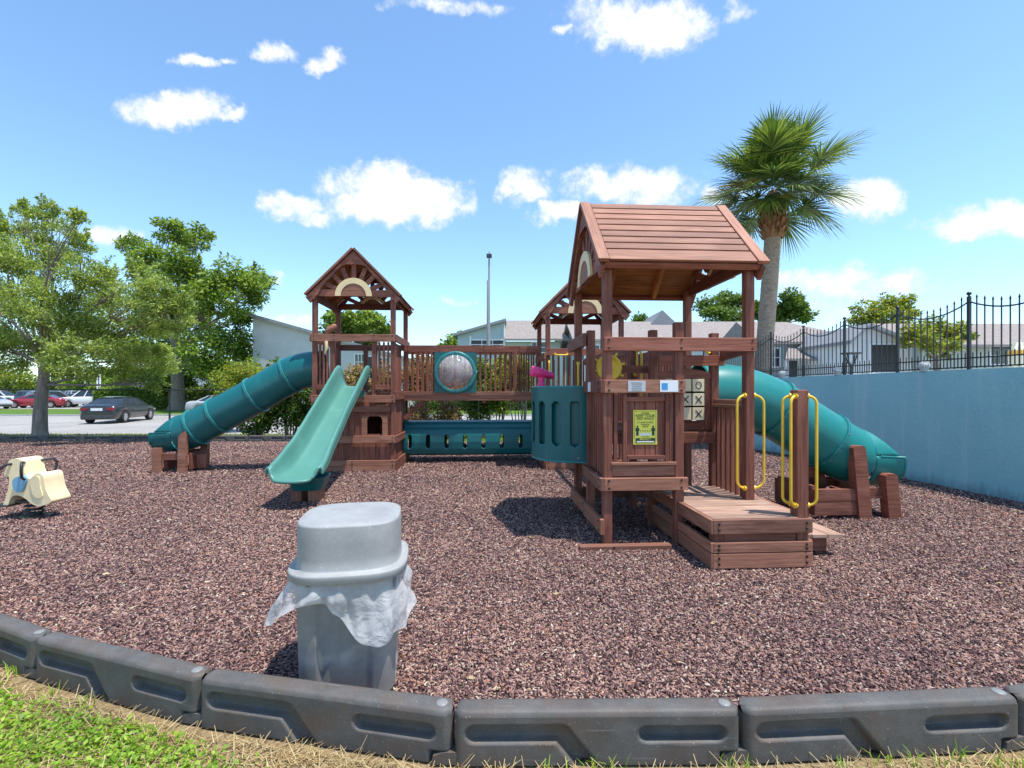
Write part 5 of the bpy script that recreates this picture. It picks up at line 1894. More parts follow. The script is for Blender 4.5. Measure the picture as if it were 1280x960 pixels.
for (x_, t_) in zip((976, 1045, 1153), orn_txt):
    k2 = (x_ - 640) / F
    b = (WA - 0.0) / ((sT + k2 * cT) / (cT - k2 * sT))
    p = l2w(WA + 0.04, b)
    mb = MB()
    mb.lathe([(0.07, 0), (0.07, 0.02), (0.055, 0.035), (0.075, 0.06), (0.085, 0.09), (0.075, 0.13), (0.045, 0.155), (0.0, 0.165)], (0, 0, 0), 16)
    for q in range(8):
        an = q * math.pi / 4
        mb.tube([(0.085 * math.cos(an), 0.085 * math.sin(an), 0.07), (0.082 * math.cos(an), 0.082 * math.sin(an), 0.12), (0.03 * math.cos(an), 0.03 * math.sin(an), 0.163)], 0.008, 6)
    o = mb.build("wall_ornament", "concrete_orn", loc=(p[0], p[1], WT))
    tag(o, t_, "ornament", "ornaments on the blue wall")
# bar table behind the fence
tp_ = wp(1064, 441, 10.6)
tbl = empty("bar_table", (tp_.x, tp_.y, 1.5), 0, "dark bar-height patio table behind the iron fence", "table")
mb = MB()
hT = tp_.z - 1.5
mb.lathe([(0, hT - 0.03), (0.20, hT - 0.03), (0.205, hT - 0.015), (0.205, hT), (0.0, hT + 0.004)], (0, 0, 0), 28)
mb.build("tabletop", "screen_dark", tbl)
mb = MB()
mb.tube([(0, 0, 0.02), (0, 0, hT - 0.32)], 0.03, 10)
for q in range(4):
    an = q * math.pi / 2 + 0.4
    c, s_ = math.cos(an), math.sin(an)
    mb.tube([(0, 0, hT - 0.34), (c * 0.07, s_ * 0.07, hT - 0.22), (c * 0.13, s_ * 0.13, hT - 0.04)], 0.014, 8)
    mb.tube([(0, 0, 0.06), (c * 0.2, s_ * 0.2, 0.015)], 0.02, 8)
mb.build("pedestal", "screen_dark", tbl)
# folded parasol at the far right
tp_ = wp(1273, 428, 9.0)
par = empty("folded_parasol", (tp_.x + 0.02, tp_.y, 1.5), 0, "folded yellow and orange parasol behind the iron fence by the right picture edge", "parasol")
mb = MB()
hP = tp_.z - 1.5
mb.tube([(0, 0, 0), (0, 0, hP + 0.06)], 0.02, 10)
mb.build("pole", "white_trim", par)
def fold(z0, z1, r0, r1, mat, name):
    mb = MB()
    def fn(u, v):
        an = u * 2 * math.pi
        r = (r0 + (r1 - r0) * v) * (1 + 0.22 * math.sin(8 * an))
        return (math.cos(an) * r, math.sin(an) * r, z0 + (z1 - z0) * v)
    mb.grid(64, 8, fn, wrapu=True)
    mb.build(name, mat, par)
fold(hP, hP - 0.15, 0.06, 0.12, "pale_cloth", "canopy_top")
fold(hP - 0.15, hP - 0.24, 0.125, 0.13, "yellow_cloth", "canopy_band")
fold(hP - 0.24, 0.25, 0.13, 0.11, "pale_cloth", "canopy")

# ------------------------------------------------------------------ palm
def palm():
    base = wp(951, 480, 13.5)
    base.z = 1.48
    top = wp(966, 284, 13.5)
    root = empty("palm_tree", base, 0, "tall fan palm with grey trunk behind the blue wall", "tree")
    tv = top - base
    mb = MB()
    pts = [tv * (q / 14) + Vector((0.04 * math.sin(q / 14 * 3.0), 0, 0)) * (q / 14) for q in range(15)]
    rs = [0.225 - 0.02 * (q / 14) + 0.05 * max(0, 1 - q / 3) for q in range(15)]
    P2, R2 = [], []
    for q in range(14):
        for s_ in range(4):
            P2.append(pts[q].lerp(pts[q + 1], s_ / 4)); R2.append(rs[q] + (0.006 if s_ % 2 else 0))
    P2.append(pts[-1]); R2.append(rs[-1])
    mb.tube(P2, R2, 20, cap=False)
    mb.build("trunk", "bark_palm", root, fixn=False)
    mb = MB()
    tp = pts[-1]
    prof = [(0.23, -0.32), (0.28, -0.26), (0.30, -0.05), (0.33, 0.2), (0.32, 0.5), (0.24, 0.8), (0.05, 1.05)]
    mb.lathe(prof, tp, 20)
    for q in range(90):
        an = q * 2.399
        h = -0.28 + 1.0 * (q / 90)
        r = 0.27 + 0.04 * (q / 90)
        c = tp + Vector((math.cos(an) * r, math.sin(an) * r, h))
        d = Vector((math.cos(an) * 0.55, math.sin(an) * 0.55, 0.8))
        mb.beam(c - d * 0.05, c + d * random.uniform(0.12, 0.24), 0.07, 0.03, (math.cos(an), math.sin(an), 0.01))
    mb.build("leaf_bases", "bark_boot", root)
    hub = tp + Vector((0, 0, 1.15))
    nF = 58
    for q in range(nF):
        az = q * 2.39996 + random.uniform(-0.2, 0.2)
        t = (q + 0.5) / nF
        el = R(88 - 134 * t ** 1.08 + random.uniform(-10, 10))
        dr = Vector((math.cos(az) * math.cos(el), math.sin(az) * math.cos(el), math.sin(el)))
        side = Vector((-math.sin(az), math.cos(az), 0))
        nrm = side.cross(dr) * -1
        if nrm.z < 0 and el > 0: nrm = -nrm
        pl = random.uniform(0.35, 0.62) if q % 3 == 0 else random.uniform(0.75, 1.2)
        mb = MB()
        droop = Vector((0, 0, -1))
        mid = hub + dr * pl * 0.5 + droop * 0.02
        e = hub + dr * pl + droop * 0.10
        mb.tube([hub + dr * 0.15, mid, e], [0.022, 0.016, 0.012], 5, cap=False)
        nl = 44
        dry = (q == 38)
        for j in range(nl):
            f_ = (j + 0.5) / nl * 2 - 1
            an = f_ * R(98)
            L = (1.28 - 0.35 * abs(f_) ** 2) * random.uniform(0.86, 1.08)
            # costapalmate: outer leaflets start back along the rib
            st = e + dr * (0.28 * (1 - abs(f_)))
            dv = (dr * math.cos(an) + side * math.sin(an) + nrm * (0.28 * abs(f_) ** 1.5 + 0.05 * random.uniform(-1, 1))).normalized()
            wd = nrm.cross(dv).normalized()
            p = [st]
            for s_ in range(1, 4):
                tt = s_ / 3
                p.append(st + dv * L * 0.86 * tt + droop * (0.20 * tt ** 2.6 * L * (1.25 if dry else random.uniform(0.5, 1.2))))
            ws = [0.010, 0.021, 0.014, 0.001]
            vs = []
            for pp, w_ in zip(p, ws):
                vs += [pp - wd * w_, pp + wd * w_]
            mb.add(vs, [(0, 1, 3, 2), (2, 3, 5, 4), (4, 5, 7, 6)], 0, False)
        mb.build("frond", "leaf_palm_dry" if dry else "leaf_palm", root, fixn=False)
palm()

# ------------------------------------------------------------------ trees and shrubs
BT = 16.35
tb_ = wp(50, 552, BT); tb_.z = gz(0, BT) - 0.02
blobs = px_blobs([(58, 288, 26), (62, 262, 14), (15, 290, 22), (8, 330, 36), (62, 330, 36), (112, 345, 26), (135, 375, 34), (178, 372, 30), (212, 395, 26), (60, 385, 44), (-5, 395, 40), (-45, 360, 44), (120, 420, 40),
                  (175, 425, 36), (222, 380, 18), (15, 440, 34), (95, 448, 28), (155, 462, 22), (200, 455, 24), (-60, 310, 34), (-80, 420, 44), (60, 430, 30), (100, 305, 14), (30, 265, 12), (98, 275, 9), (180, 345, 16), (190, 480, 14)], BT, 2.0)
make_tree("elm_tree", "fine-leaved spreading tree with grey trunk just beyond the far edging", "tree", tb_, wp(52, 458, BT), 0.22, blobs, "leaf_elm", 0.098, 104000, sub=28, clump=0.37, flare=1.35, up=0.1, aspect=0.42, outward=True, sprays=150)
OT = 45.0
ob = wp(222, 507, OT); ob.z = ZR
blobs = px_blobs([(168, 308, 18), (188, 322, 20), (215, 288, 20), (242, 300, 22), (226, 325, 18), (188, 350, 22), (245, 352, 26), (272, 375, 30), (302, 350, 26), (318, 350, 20), (318, 374, 15), (300, 398, 18), (240, 395, 30), (205, 400, 30),
                  (288, 425, 28), (255, 440, 30), (225, 455, 28), (305, 445, 16), (190, 440, 30), (262, 465, 18), (205, 476, 20), (300, 465, 16), (150, 440, 24), (312, 462, 12), (275, 478, 14), (240, 482, 14), (170, 470, 18)], OT, 5.0)
make_tree("oak_tree", "large rounded oak with dark trunk rising from the clipped hedge", "tree", ob, wp(222, 440, OT), 0.62, blobs, "leaf_oak", 0.30, 62000, sub=22, clump=0.42, up=0.5, flare=1.4, sprays=25)
# shrubs by the tube slide and behind the bridge
def shrub(name, label, pxx, y_top, y_bot, rpx, Y, mat, n, leaf=0.11, group="shrubs beyond the far edging", bare=0.0):
    base = wp(pxx, 545, Y); base.z = gz(0, Y)
    zt, zb = wp(pxx, y_top, Y).z, wp(pxx, y_bot, Y).z
    root = empty(name, base, 0, label, "shrub", group)
    rad = rpx * Y / F
    mb = MB()
    Ps = []
    for q in range(9):
        an, rr = random.uniform(0, 6.28), random.uniform(0.1, 0.6) * rad
        tip = Vector((math.cos(an) * rr * 1.2, math.sin(an) * rr * 1.2, random.uniform(0.55, 0.95) * zt))
        limb(mb, (math.cos(an) * 0.12, math.sin(an) * 0.12, 0), tip, 0.025, 0.008, 0.08, 6)
    ns = 46
    c = in_ball(ns) * np.array([rad * 0.9, rad * 0.9, (zt - zb) / 2 * 0.92]) + np.array([0, 0, (zt + zb) / 2 - base.z])
    for q in c:
        m = int(n / ns * random.uniform(0.5, 1.5))
        Ps.append(in_ball(m) * np.array([rad, rad, rad]) * 0.34 + q)
    if bare:
        m = int(n * bare)
        P = in_ball(m) * np.array([rad * 0.8, rad * 0.8, (zb) / 2]) + np.array([0, 0, zb / 2 + 0.1])
        Ps.append(P)
    P = np.concatenate(Ps)
    P[:, 2] = np.maximum(P[:, 2], 0.05)
    V, Q = leaf_quads(P, leaf, 0.5, 0.5, 0.4)
    np_mesh("foliage", V, Q, mat, root)
    mb.build("stems", "bark_grey", root, fixn=False)
    return root
shrub("shrub", "dense green shrub beside the lower half of the long tube slide", 322, 470, 545, 30, 16.9, "leaf_shrub", 8840)
shrub("shrub", "tall glossy green shrub pressed against the left slide tower", 362, 448, 545, 36, 17.2, "leaf_shrub", 11900)
shrub("shrub", "green shrub peeking out behind the left slide tower's house", 398, 455, 545, 28, 17.0, "leaf_shrub", 7650)
shrub("shrub", "yellow-green shrub above the long tube slide, in front of the grey gable wall", 300, 455, 500, 34, 21.0, "leaf_yellow", 8500)
shrub("shrub", "orange and green shrub seen through the left tower's railing", 445, 452, 540, 26, 17.4, "leaf_copper", 6120)
shrub("shrub", "copper-leaved shrub between the left tower and the bridge", 484, 452, 540, 26, 17.0, "leaf_copper", 6120)
shrub("shrub", "copper-leaved shrub behind the left end of the bridge railing", 524, 442, 500, 26, 17.3, "leaf_copper", 6120, bare=0.35)
shrub("shrub", "copper-leaved shrub behind the clear bubble window", 560, 446, 500, 24, 17.0, "leaf_copper", 5780, bare=0.4)
shrub("shrub", "dark green leafy shrub under the middle of the bridge", 600, 445, 528, 28, 17.2, "leaf_shrub", 7140)
shrub("shrub", "yellow-green shrub behind the bridge railing right of the bubble", 622, 440, 520, 26, 17.6, "leaf_yellow", 7140)
shrub("shrub", "yellow-green shrub behind the right end of the bridge railing", 650, 442, 494, 22, 17.8, "leaf_yellow", 5440)
# clipped hedge
hd0, hd1 = wp(128, 500, 47), wp(275, 500, 47)
n = 26000
P = np.stack([rng.uniform(hd0.x, hd1.x, n), 47 + rng.uniform(-0.9, 0.9, n), ZR + rng.uniform(0, 1.95, n) ** 0.85 * 1.03], 1)
side_ = rng.uniform(0, 1, n)
P[:, 1] = np.where(side_ < 0.45, 46.1 + rng.normal(0, 0.1, n), P[:, 1])
P[:, 2] = np.where(side_ > 0.75, ZR + 1.85 + rng.normal(0, 0.1, n), P[:, 2])
V, Q = leaf_quads(P, 0.22, 0.6, 0.5, 0.4)
tag(np_mesh("clipped_hedge", V, Q, "leaf_oak"), "long clipped green hedge under the large oak", "hedge")
n = 9000
g0 = wp(690, 500, 44); g1 = wp(520, 500, 44)
P = np.stack([rng.uniform(g1.x, g0.x, n), 44 + rng.uniform(-0.8, 0.8, n), ZR + rng.uniform(0, 1.4, n)], 1)
V, Q = leaf_quads(P, 0.22, 0.6, 0.5, 0.4)
tag(np_mesh("low_hedge", V, Q, "leaf_shrub"), "low dark hedge across the lawn, seen under the bridge", "hedge")

def bg_tree(label, blobs_px, Y, base_px, r_tr, mat, leaf, n, name="tree"):
    bs = px_blobs(blobs_px, Y, Y * 0.05)
    b_ = wp(base_px, 500, Y); b_.z = ZR
    top = wp(base_px, max(q[1] for q in blobs_px) + 10, Y)
    if top.z < 0.8: top.z = 0.8
    make_tree(name, label, "tree", b_, top, r_tr, bs, mat, leaf, n, sub=18, clump=0.42, up=0.5, group="trees in the distance")
bg_tree("round bright green tree framed by the left tower's open roof", [(425, 402, 16), (445, 400, 18), (465, 403, 16), (412, 412, 10), (478, 414, 10), (440, 415, 14), (455, 425, 14), (400, 425, 10)], 62, 445, 0.6, "leaf_oak", 0.5, 9000)
bg_tree("dark green tree behind the brown roofs, left of the palm trunk", [(885, 382, 14), (905, 378, 16), (925, 376, 14), (895, 395, 14), (938, 388, 12), (915, 396, 14)], 62, 905, 0.5, "leaf_far", 0.42, 6500)
bg_tree("dark green tree behind the brown roofs, right of the palm trunk", [(960, 385, 16), (985, 380, 18), (1002, 390, 12), (972, 395, 14), (945, 392, 12), (1008, 398, 6)], 58, 978, 0.5, "leaf_far", 0.42, 7000)
bg_tree("light green open-crowned tree above the gabled house", [(1085, 392, 16), (1105, 382, 16), (1128, 384, 16), (1075, 402, 10), (1115, 398, 16), (1138, 394, 8), (1098, 404, 12)], 40, 1105, 0.28, "leaf_yellow", 0.26, 5200)
bg_tree("yellow-green bushy tree between the two right-hand houses", [(1150, 415, 16), (1172, 412, 16), (1192, 414, 14), (1165, 428, 14), (1190, 430, 10), (1208, 420, 8), (1140, 425, 12), (1175, 440, 12)], 27, 1172, 0.2, "leaf_yellow", 0.2, 5200)
bg_tree("dark tree peeking left of the shed-roofed grey house", [(566, 428, 10), (556, 434, 8), (575, 422, 8), (545, 440, 8)], 60, 566, 0.35, "leaf_oak", 0.4, 2200)
bg_tree("small dark tree top behind the ridge of the long brown roof", [(800, 398, 6), (808, 402, 6), (795, 404, 5)], 66, 802, 0.3, "leaf_far", 0.42, 900)
bg_tree("pale yellow-green tree above the parked red car", [(5, 470, 18), (28, 472, 16), (-20, 468, 24), (15, 484, 14), (40, 480, 8)], 95, 10, 0.4, "leaf_yellow", 0.55, 4500)
bg_tree("green tree behind the white vehicles in the car park", [(100, 474, 14), (118, 470, 14), (134, 472, 14), (90, 482, 10), (125, 484, 12), (148, 478, 12)], 90, 116, 0.4, "leaf_oak", 0.55, 4500)
bg_tree("yellowish tree between grey trunk and twin white poles", [(65, 482, 8), (78, 480, 8), (88, 484, 8)], 100, 76, 0.3, "leaf_yellow", 0.5, 1800)
bg_tree("tall slim pine top in the distance right of the grey trunk", [(70, 466, 5), (68, 470, 4), (74, 470, 4)], 150, 70, 0.3, "leaf_far", 0.6, 500)
# distant tree belt that closes the horizon
n = 22000
xb = rng.uniform(-190, 170, n)
hb = 5.5 + 2.2 * np.sin(xb * 0.09) + 1.5 * np.sin(xb * 0.23 + 1) + 0.8 * np.sin(xb * 0.61)
P = np.stack([xb, 170 + rng.uniform(-4, 4, n), ZR + rng.uniform(0, 1, n) * hb], 1)
V, Q = leaf_quads(P, 1.5, 0.6, 0.5, 0.4)
tag(np_mesh("distant_woods", V, Q, "leaf_far"), kind="stuff")

# ------------------------------------------------------------------ chain-link fence at left
fY = 17.3
clf = empty("chain_link_fence", (-11, fY, 0), 0, "black chain-link fence beyond the far edging on the left", "fence")
zf = 1.57
xs_ = [wp(q, 487, fY).x + 11 for q in (-115, 48, 212, 376)]
for x_ in xs_:
    mb = MB()
    mb.tube([(x_, 0, gz(0, fY) - 0.1), (x_, 0, zf + 0.03)], 0.032, 10)
    mb.build("post", "fence_black", clf)
mb = MB()
mb.tube([(xs_[0], 0, zf), (xs_[-1], 0, zf)], 0.024, 8)
mb.build("top_rail", "fence_black", clf)
zb_ = gz(0, fY)
Hf = zf - zb_
segs = []
sp_ = 0.075
k0 = int((xs_[-1] - xs_[0] + Hf) / sp_) + 2
V = []
wr = 0.0011
for i in range(k0):
    for sg in (-1, 1):
        x0_ = xs_[0] - Hf * (sg > 0) + i * sp_ if sg > 0 else xs_[0] + i * sp_
        p, q = np.array([x0_, 0, zb_]), np.array([x0_ + sg * Hf, 0, zf])
        if sg > 0:
            pass
        # clip to the fence length
        lo, hi = xs_[0], xs_[-1]
        d = q - p
        ts = sorted([(lo - p[0]) / d[0], (hi - p[0]) / d[0]])
        t0, t1 = max(0, ts[0]), min(1, ts[1])
        if t1 <= t0: continue
        a_, b_ = p + d * t0, p + d * t1
        u_ = np.array([-d[2], 0, d[0]]) / np.linalg.norm(d) * wr
        n_ = np.array([0, 1.0, 0]) * wr
        V += [a_ - u_, a_ + u_, b_ + u_, b_ - u_, a_ - n_, a_ + n_, b_ + n_, b_ - n_]
V = np.array(V)
np_mesh("mesh", V, np.arange(len(V)).reshape(-1, 4), "fence_black", clf)

# ------------------------------------------------------------------ vehicles
def car(name, label, loc, rz, paint, style="sedan", group="parked cars", detail=True):
    root = empty(name, loc, rz, label, "car", group)
    if style == "sedan":
        Lh, Wd, zb = 2.42, 0.92, 0.24
        st = [(-2.42, .62, .70), (-2.36, .93, .80), (-2.1, 1.02, .87), (-1.5, 1.03, .92), (-.3, .99, .92), (.85, .98, .92), (1.3, .93, .91), (1.9, .83, .87), (2.25, .70, .80), (2.40, .52, .68)]
        gh = dict(b0=-1.85, b1=1.15, t0=-1.0, t1=.25, zr=1.44)
    elif style == "suv":
        Lh, Wd, zb = 2.35, 0.95, 0.30
        st = [(-2.33, .70, .76), (-2.30, 1.05, .84), (-2.1, 1.12, .90), (-1.2, 1.12, .95), (-.2, 1.10, .95), (.95, 1.08, .95), (1.3, 1.06, .94), (1.9, 1.00, .90), (2.25, .88, .82), (2.36, .60, .70)]
        gh = dict(b0=-2.22, b1=1.15, t0=-1.95, t1=.35, zr=1.74)
    else:  # pickup
        Lh, Wd, zb = 2.75, 0.97, 0.36
        st = [(-2.75, .8, .80), (-2.72, 1.15, .90), (-2.4, 1.18, .95), (-1.0, 1.18, .97), (-.2, 1.16, .97), (1.2, 1.14, .97), (1.6, 1.12, .96), (2.2, 1.06, .92), (2.6, .95, .84), (2.74, .65, .74)]
        gh = dict(b0=-.85, b1=1.45, t0=-.62, t1=.75, zr=1.86)
    wr = 0.34 if style == "sedan" else 0.38
    ax = (-1.42, 1.42) if style != "pickup" else (-1.65, 1.75)
    mb = MB()
    vs, fs = [], []
    # resample stations
    sx_ = np.linspace(st[0][0], st[-1][0], 60)
    zt = np.interp(sx_, [s_[0] for s_ in st], [s_[1] for s_ in st])
    hw = np.interp(sx_, [s_[0] for s_ in st], [s_[2] for s_ in st])
    k_ = 14
    for X, Z, H in zip(sx_, zt, hw):
        zl = zb
        for a_ in ax:
            if abs(X - a_) < wr + 0.05:
                zl = max(zl, wr + math.sqrt(max(0, (wr + 0.05) ** 2 - (X - a_) ** 2)) - 0.02)
        zl = min(zl, Z - 0.12)
        ring = [(H * .93, zl), (H * .985, zl + .3 * (Z - zl)), (H, zl + .55 * (Z - zl)), (H * .985, zl + .82 * (Z - zl)), (H * .93, zl + .96 * (Z - zl)), (H * .80, Z + .005), (H * .35, Z + .022)]
        full = ring + [(-y_, z_) for y_, z_ in ring[::-1]]
        for (y_, z_) in full:
            vs.append((X, y_, z_))
    m = len(sx_)
    for i in range(m - 1):
        for j in range(k_ - 1):
            fs.append((i * k_ + j, i * k_ + j + 1, (i + 1) * k_ + j + 1, (i + 1) * k_ + j))
        fs.append((i * k_ + k_ - 1, i * k_, (i + 1) * k_, (i + 1) * k_ + k_ - 1))
    mb.add(vs, fs, 0, True)
    mb.add(vs[:k_], [tuple(range(k_))], 0)
    mb.add(vs[-k_:], [tuple(range(k_))[::-1]], 0)
    # roof skin and pillars
    zbelt = float(np.interp((gh['b0'] + gh['b1']) / 2, [s_[0] for s_ in st], [s_[1] for s_ in st]))
    hb_, ht_ = Wd * .90, Wd * .70
    zr = gh['zr']
    def side(t, s_):  # corner points on the greenhouse: t 0 belt..1 roof
        return None
    n_ = 10
    def gx(t, end):
        b_, t_ = (gh['b0'], gh['t0']) if end == 0 else (gh['b1'], gh['t1'])
        return b_ + (t_ - b_) * t
    def gp_(f, t, s_, out=0.0):
        x = gx(t, 0) * (1 - f) + gx(t, 1) * f
        y = hb_ + (ht_ - hb_) * t
        return (x, s_ * (y + out), zbelt - 0.03 + (zr - 0.05 - zbelt + 0.03) * t)
    roofm = mb
    rf = []
    def rfn(u, v):
        x = gh['t0'] - 0.05 + (gh['t1'] - gh['t0'] + 0.1) * u
        y = (v * 2 - 1) * (ht_ + 0.015)
        crown = 0.05 * (1 - (2 * v - 1) ** 2) ** 0.7 + 0.03 * (1 - (2 * u - 1) ** 2)
        return (x, y, zr - 0.055 + crown * 1.0)
    roofm.grid(10, 10, rfn)
    for s_ in (-1, 1):
        for (f0, f1) in ((0, .07), (.50, .545), (.93, 1.0)) + (((.26, .30),) if style != "pickup" else ()):
            q = [gp_(f0, 0, s_, .012), gp_(f1, 0, s_, .012), gp_(f1, 1, s_, .012), gp_(f0, 1, s_, .012)]
            mb.add(q, [(0, 1, 2, 3)], 0)
    mb.build("body", paint, root)
    g = MB()
    c8 = [gp_(0, 0, -1), gp_(1, 0, -1), gp_(1, 0, 1), gp_(0, 0, 1), gp_(0, 1, -1), gp_(1, 1, -1), gp_(1, 1, 1), gp_(0, 1, 1)]
    g.add(c8, [(0, 1, 5, 4), (1, 2, 6, 5), (2, 3, 7, 6), (3, 0, 4, 7), (4, 5, 6, 7)])
    g.build("windows", "dark_glass", root, bevel=0.03)
    for a_ in ax:
        for s_ in (-1, 1):
            wl_ = MB()
            My = Matrix.Rotation(R(90) * -s_, 3, 'X')
            c = (a_, s_ * (Wd - 0.20), wr)
            wl_.lathe([(wr * .68, .17), (wr * .9, .19), (wr, .16), (wr, -.02), (wr * .9, -.04)], c, 28, 0, My)
            t_ = wl_.build("wheel", "tyre", root)
            rm = MB()
            rm.lathe([(0, .15), (wr * .15, .155), (wr * .2, .12), (wr * .6, .11), (wr * .70, .165), (wr * .68, .10)], c, 28, 0, My)
            for q in range(10):
                an = q * 2 * math.pi / 10
                d = My @ Vector((math.cos(an), math.sin(an), 0))
                up = My @ Vector((0, 0, 1))
                rm.beam(Vector(c) + d * wr * .12 + up * .15, Vector(c) + d * wr * .66 + up * .155, .035, .02, up)
            rm.build("rim", "alloy", t_)
    if detail:
        xr, xf = st[0][0], st[-1][0]
        for s_ in (-1, 1):
            q = MB()
            q.box((xr + 0.08, s_ * .60, st[1][1] - .14), (.16, .36, .15), Matrix.Rotation(-s_ * .28, 3, 'Z'))
            q.build("tail_light", "tail_red", root, bevel=.02)
            q = MB()
            q.box((xf - 0.18, s_ * .60, .63 if style == "sedan" else .82), (.2, .34, .12), Matrix.Rotation(s_ * .35, 3, 'Z'))
            q.build("headlight", "head_clear", root, bevel=.02)
        q = MB()
        q.bx(xr - .015, xr + 0.03, -.26, .26, st[1][1] - .22, st[1][1] - .08)
        q.build("number_plate", "white_trim", root)
        q = MB()
        q.bx(xr - .03, xr + .12, -.72, .72, zb + .02, zb + .22)
        q.bx(xf - .10, xf + .02, -.6, .6, zb + .02, zb + .2)
        q.build("bumper", "screen_dark", root, bevel=.03)
    return root
def cpos(x, y):
    p = gp(x, y, ZR)
    return (p.x, p.y, ZR)
p = gp(122, 529, ZR)
car("parked_car", "black sedan with dark windows parked on the road behind the chain-link fence", (p.x, p.y + 1.6, ZR), R(104), "car_black")
p = gp(258, 520, ZR)
car("parked_car", "silver grey car half hidden behind the long tube slide", (p.x, 36, ZR), R(14), "car_silver", "sedan")
car("parked_car", "red sedan parked broadside across the grass verge", (gp(14, 511, ZR).x, 49.5, ZR), R(202), "car_red", "sedan")
car("parked_car", "grey car nose at the left picture edge, in front of the red sedan", (-51.6, 47.0, ZR), R(-10), "car_silver", "sedan")
car("parked_suv", "dark grey estate right of the grey tree trunk, tail toward the road", (wp(68, 500, 52).x, 52, ZR), R(60), "car_grey", "suv")
car("parked_suv", "white boxy vehicle parked behind the row, between grey estate and black car", (wp(86, 500, 66).x, 66, ZR), R(160), "car_white", "suv")
car("parked_car", "black car parked left of the white pickup", (wp(92, 500, 56).x, 56, ZR), R(200), "car_blue", "sedan")
car("parked_truck", "white pickup parked beyond the black sedan, next to the hedge", (wp(114, 500, 52).x, 52, ZR), R(205), "car_white", "pickup")
car("parked_suv", "dark vehicle roof just above the red sedan", (wp(50, 500, 62).x, 62, ZR), R(15), "car_blue", "suv")
car("parked_truck", "white van roof far left behind the red sedan", (wp(2, 500, 64).x, 64, ZR), R(10), "car_white", "suv")

# lamp pole and slim poles
p = wp(610.5, 433, 40)
pole = empty("lamp_pole", (p.x, 40, ZR), 0, "tall slim grey pole with a small floodlight head behind the bridge", "pole")
mb = MB()
zt_ = wp(611, 322, 40).z - ZR
mb.tube([(0, 0, 0), (0, 0, 5.5), (0, 0, zt_ * 0.85), (0.06, 0, zt_ * 0.86), (0.06, 0, zt_)], [0.2, 0.17, 0.12, 0.08, 0.07], 12)
mb.build("shaft", "pole_grey", pole)
mb = MB()
mb.bx(-.15, .28, -.2, .2, zt_, zt_ + .28)
mb.tube([(0.06, 0, zt_ + .28), (0.06, 0, zt_ + .5)], .03, 8)
mb.build("lamp_head", "screen_dark", pole, bevel=.04)
for (x_, t_) in ((121.5, "slim white pole behind the black sedan, left of a pair"), (125, "slim white pole behind the black sedan, right of a pair")):
    p = wp(x_, 500, 58)
    mb = MB()
    mb.tube([(0, 0, 0), (0, 0, wp(x_, 458, 58).z - ZR)], [.09, .08], 10)
    tag(mb.build("slim_pole", "white_trim", loc=(p.x, 58, ZR)), t_, "pole", "pair of slim white poles")

# ------------------------------------------------------------------ buildings
def rect_win(root, x0, x1, y0, y1, Y, frame="white_trim", glass="dark_glass", off=0.06, mull=True, cols=2):
    a_, b_ = wp(x0, y1, Y), wp(x1, y0, Y)
    o_ = root.location
    f = MB()
    X0, X1, Z0, Z1 = a_.x - o_[0], b_.x - o_[0], a_.z - o_[2], b_.z - o_[2]
    yv = Y - o_[1] - off
    t = 0.10
    f.bx(X0 - t, X1 + t, yv, yv + .05, Z1, Z1 + t)
    f.bx(X0 - t, X1 + t, yv, yv + .05, Z0 - t, Z0)
    f.bx(X0 - t, X0, yv + .002, yv + .05, Z0, Z1)
    f.bx(X1, X1 + t, yv + .002, yv + .05, Z0, Z1)
    if mull:
        for q in range(1, cols):
            xm = X0 + (X1 - X0) * q / cols
            f.bx(xm - .03, xm + .03, yv + .004, yv + .045, Z0, Z1)
        f.bx(X0, X1, yv + .006, yv + .043, (Z0 + Z1) / 2 - .03, (Z0 + Z1) / 2 + .03)
    w_ = f.build("window", frame, root)
    g = MB()
    g.bx(X0, X1, yv + .03, yv + .05, Z0, Z1)
    g.build("pane", glass, w_)
def slab(mb, pts_top, th=0.18):
    """roof plane of given 3-D corners with thickness downward"""
    n_ = len(pts_top)
    vs = [tuple(p) for p in pts_top] + [(p[0], p[1], p[2] - th) for p in pts_top]
    fs = [tuple(range(n_)), tuple(range(n_, 2 * n_))[::-1]] + [(i, n_ + i, n_ + (i + 1) % n_, (i + 1) % n_) for i in range(n_)]
    mb.add(vs, fs)
def V3(p, o): return (p.x - o[0], p.y - o[1], p.z - o[2])

# left grey building with sloping gable wall
Y = 44.0
o_ = (wp(410, 500, Y).x, Y, ZR)
gb = empty("grey_house", o_, 0, "grey house with a plain sloping gable wall behind the long tube slide", "house")
pl = [wp(316, 394, Y), wp(505, 447, Y)]
mb = MB()
poly = [(pl[0].x - o_[0], 0), (pl[1].x - o_[0], 0), (pl[1].x - o_[0], pl[1].z - o_[2]), (pl[0].x - o_[0], pl[0].z - o_[2])]
mb.prism(poly, lambda u, v, d: (u, d, v), 0, 16)
mb.build("wall", "siding_grey", gb)
mb = MB()
a_, b_ = wp(311, 391.2, Y), wp(512, 447.5, Y)
slab(mb, [(a_.x - o_[0], -.5, a_.z - o_[2]), (b_.x - o_[0], -.5, b_.z - o_[2]), (b_.x - o_[0], 16.5, b_.z - o_[2]), (a_.x - o_[0], 16.5, a_.z - o_[2])], .28)
mb.build("roof", "roof_grey", gb)
gb.location = o_
rect_win(gb, 444, 456, 443, 462, Y, cols=3)
rect_win(gb, 458, 468, 446, 470, Y, glass="screen_dark", mull=False)  # flat dark pane stands in for the shade of an open porch
rect_win(gb, 474, 487, 448, 466, Y, cols=3)
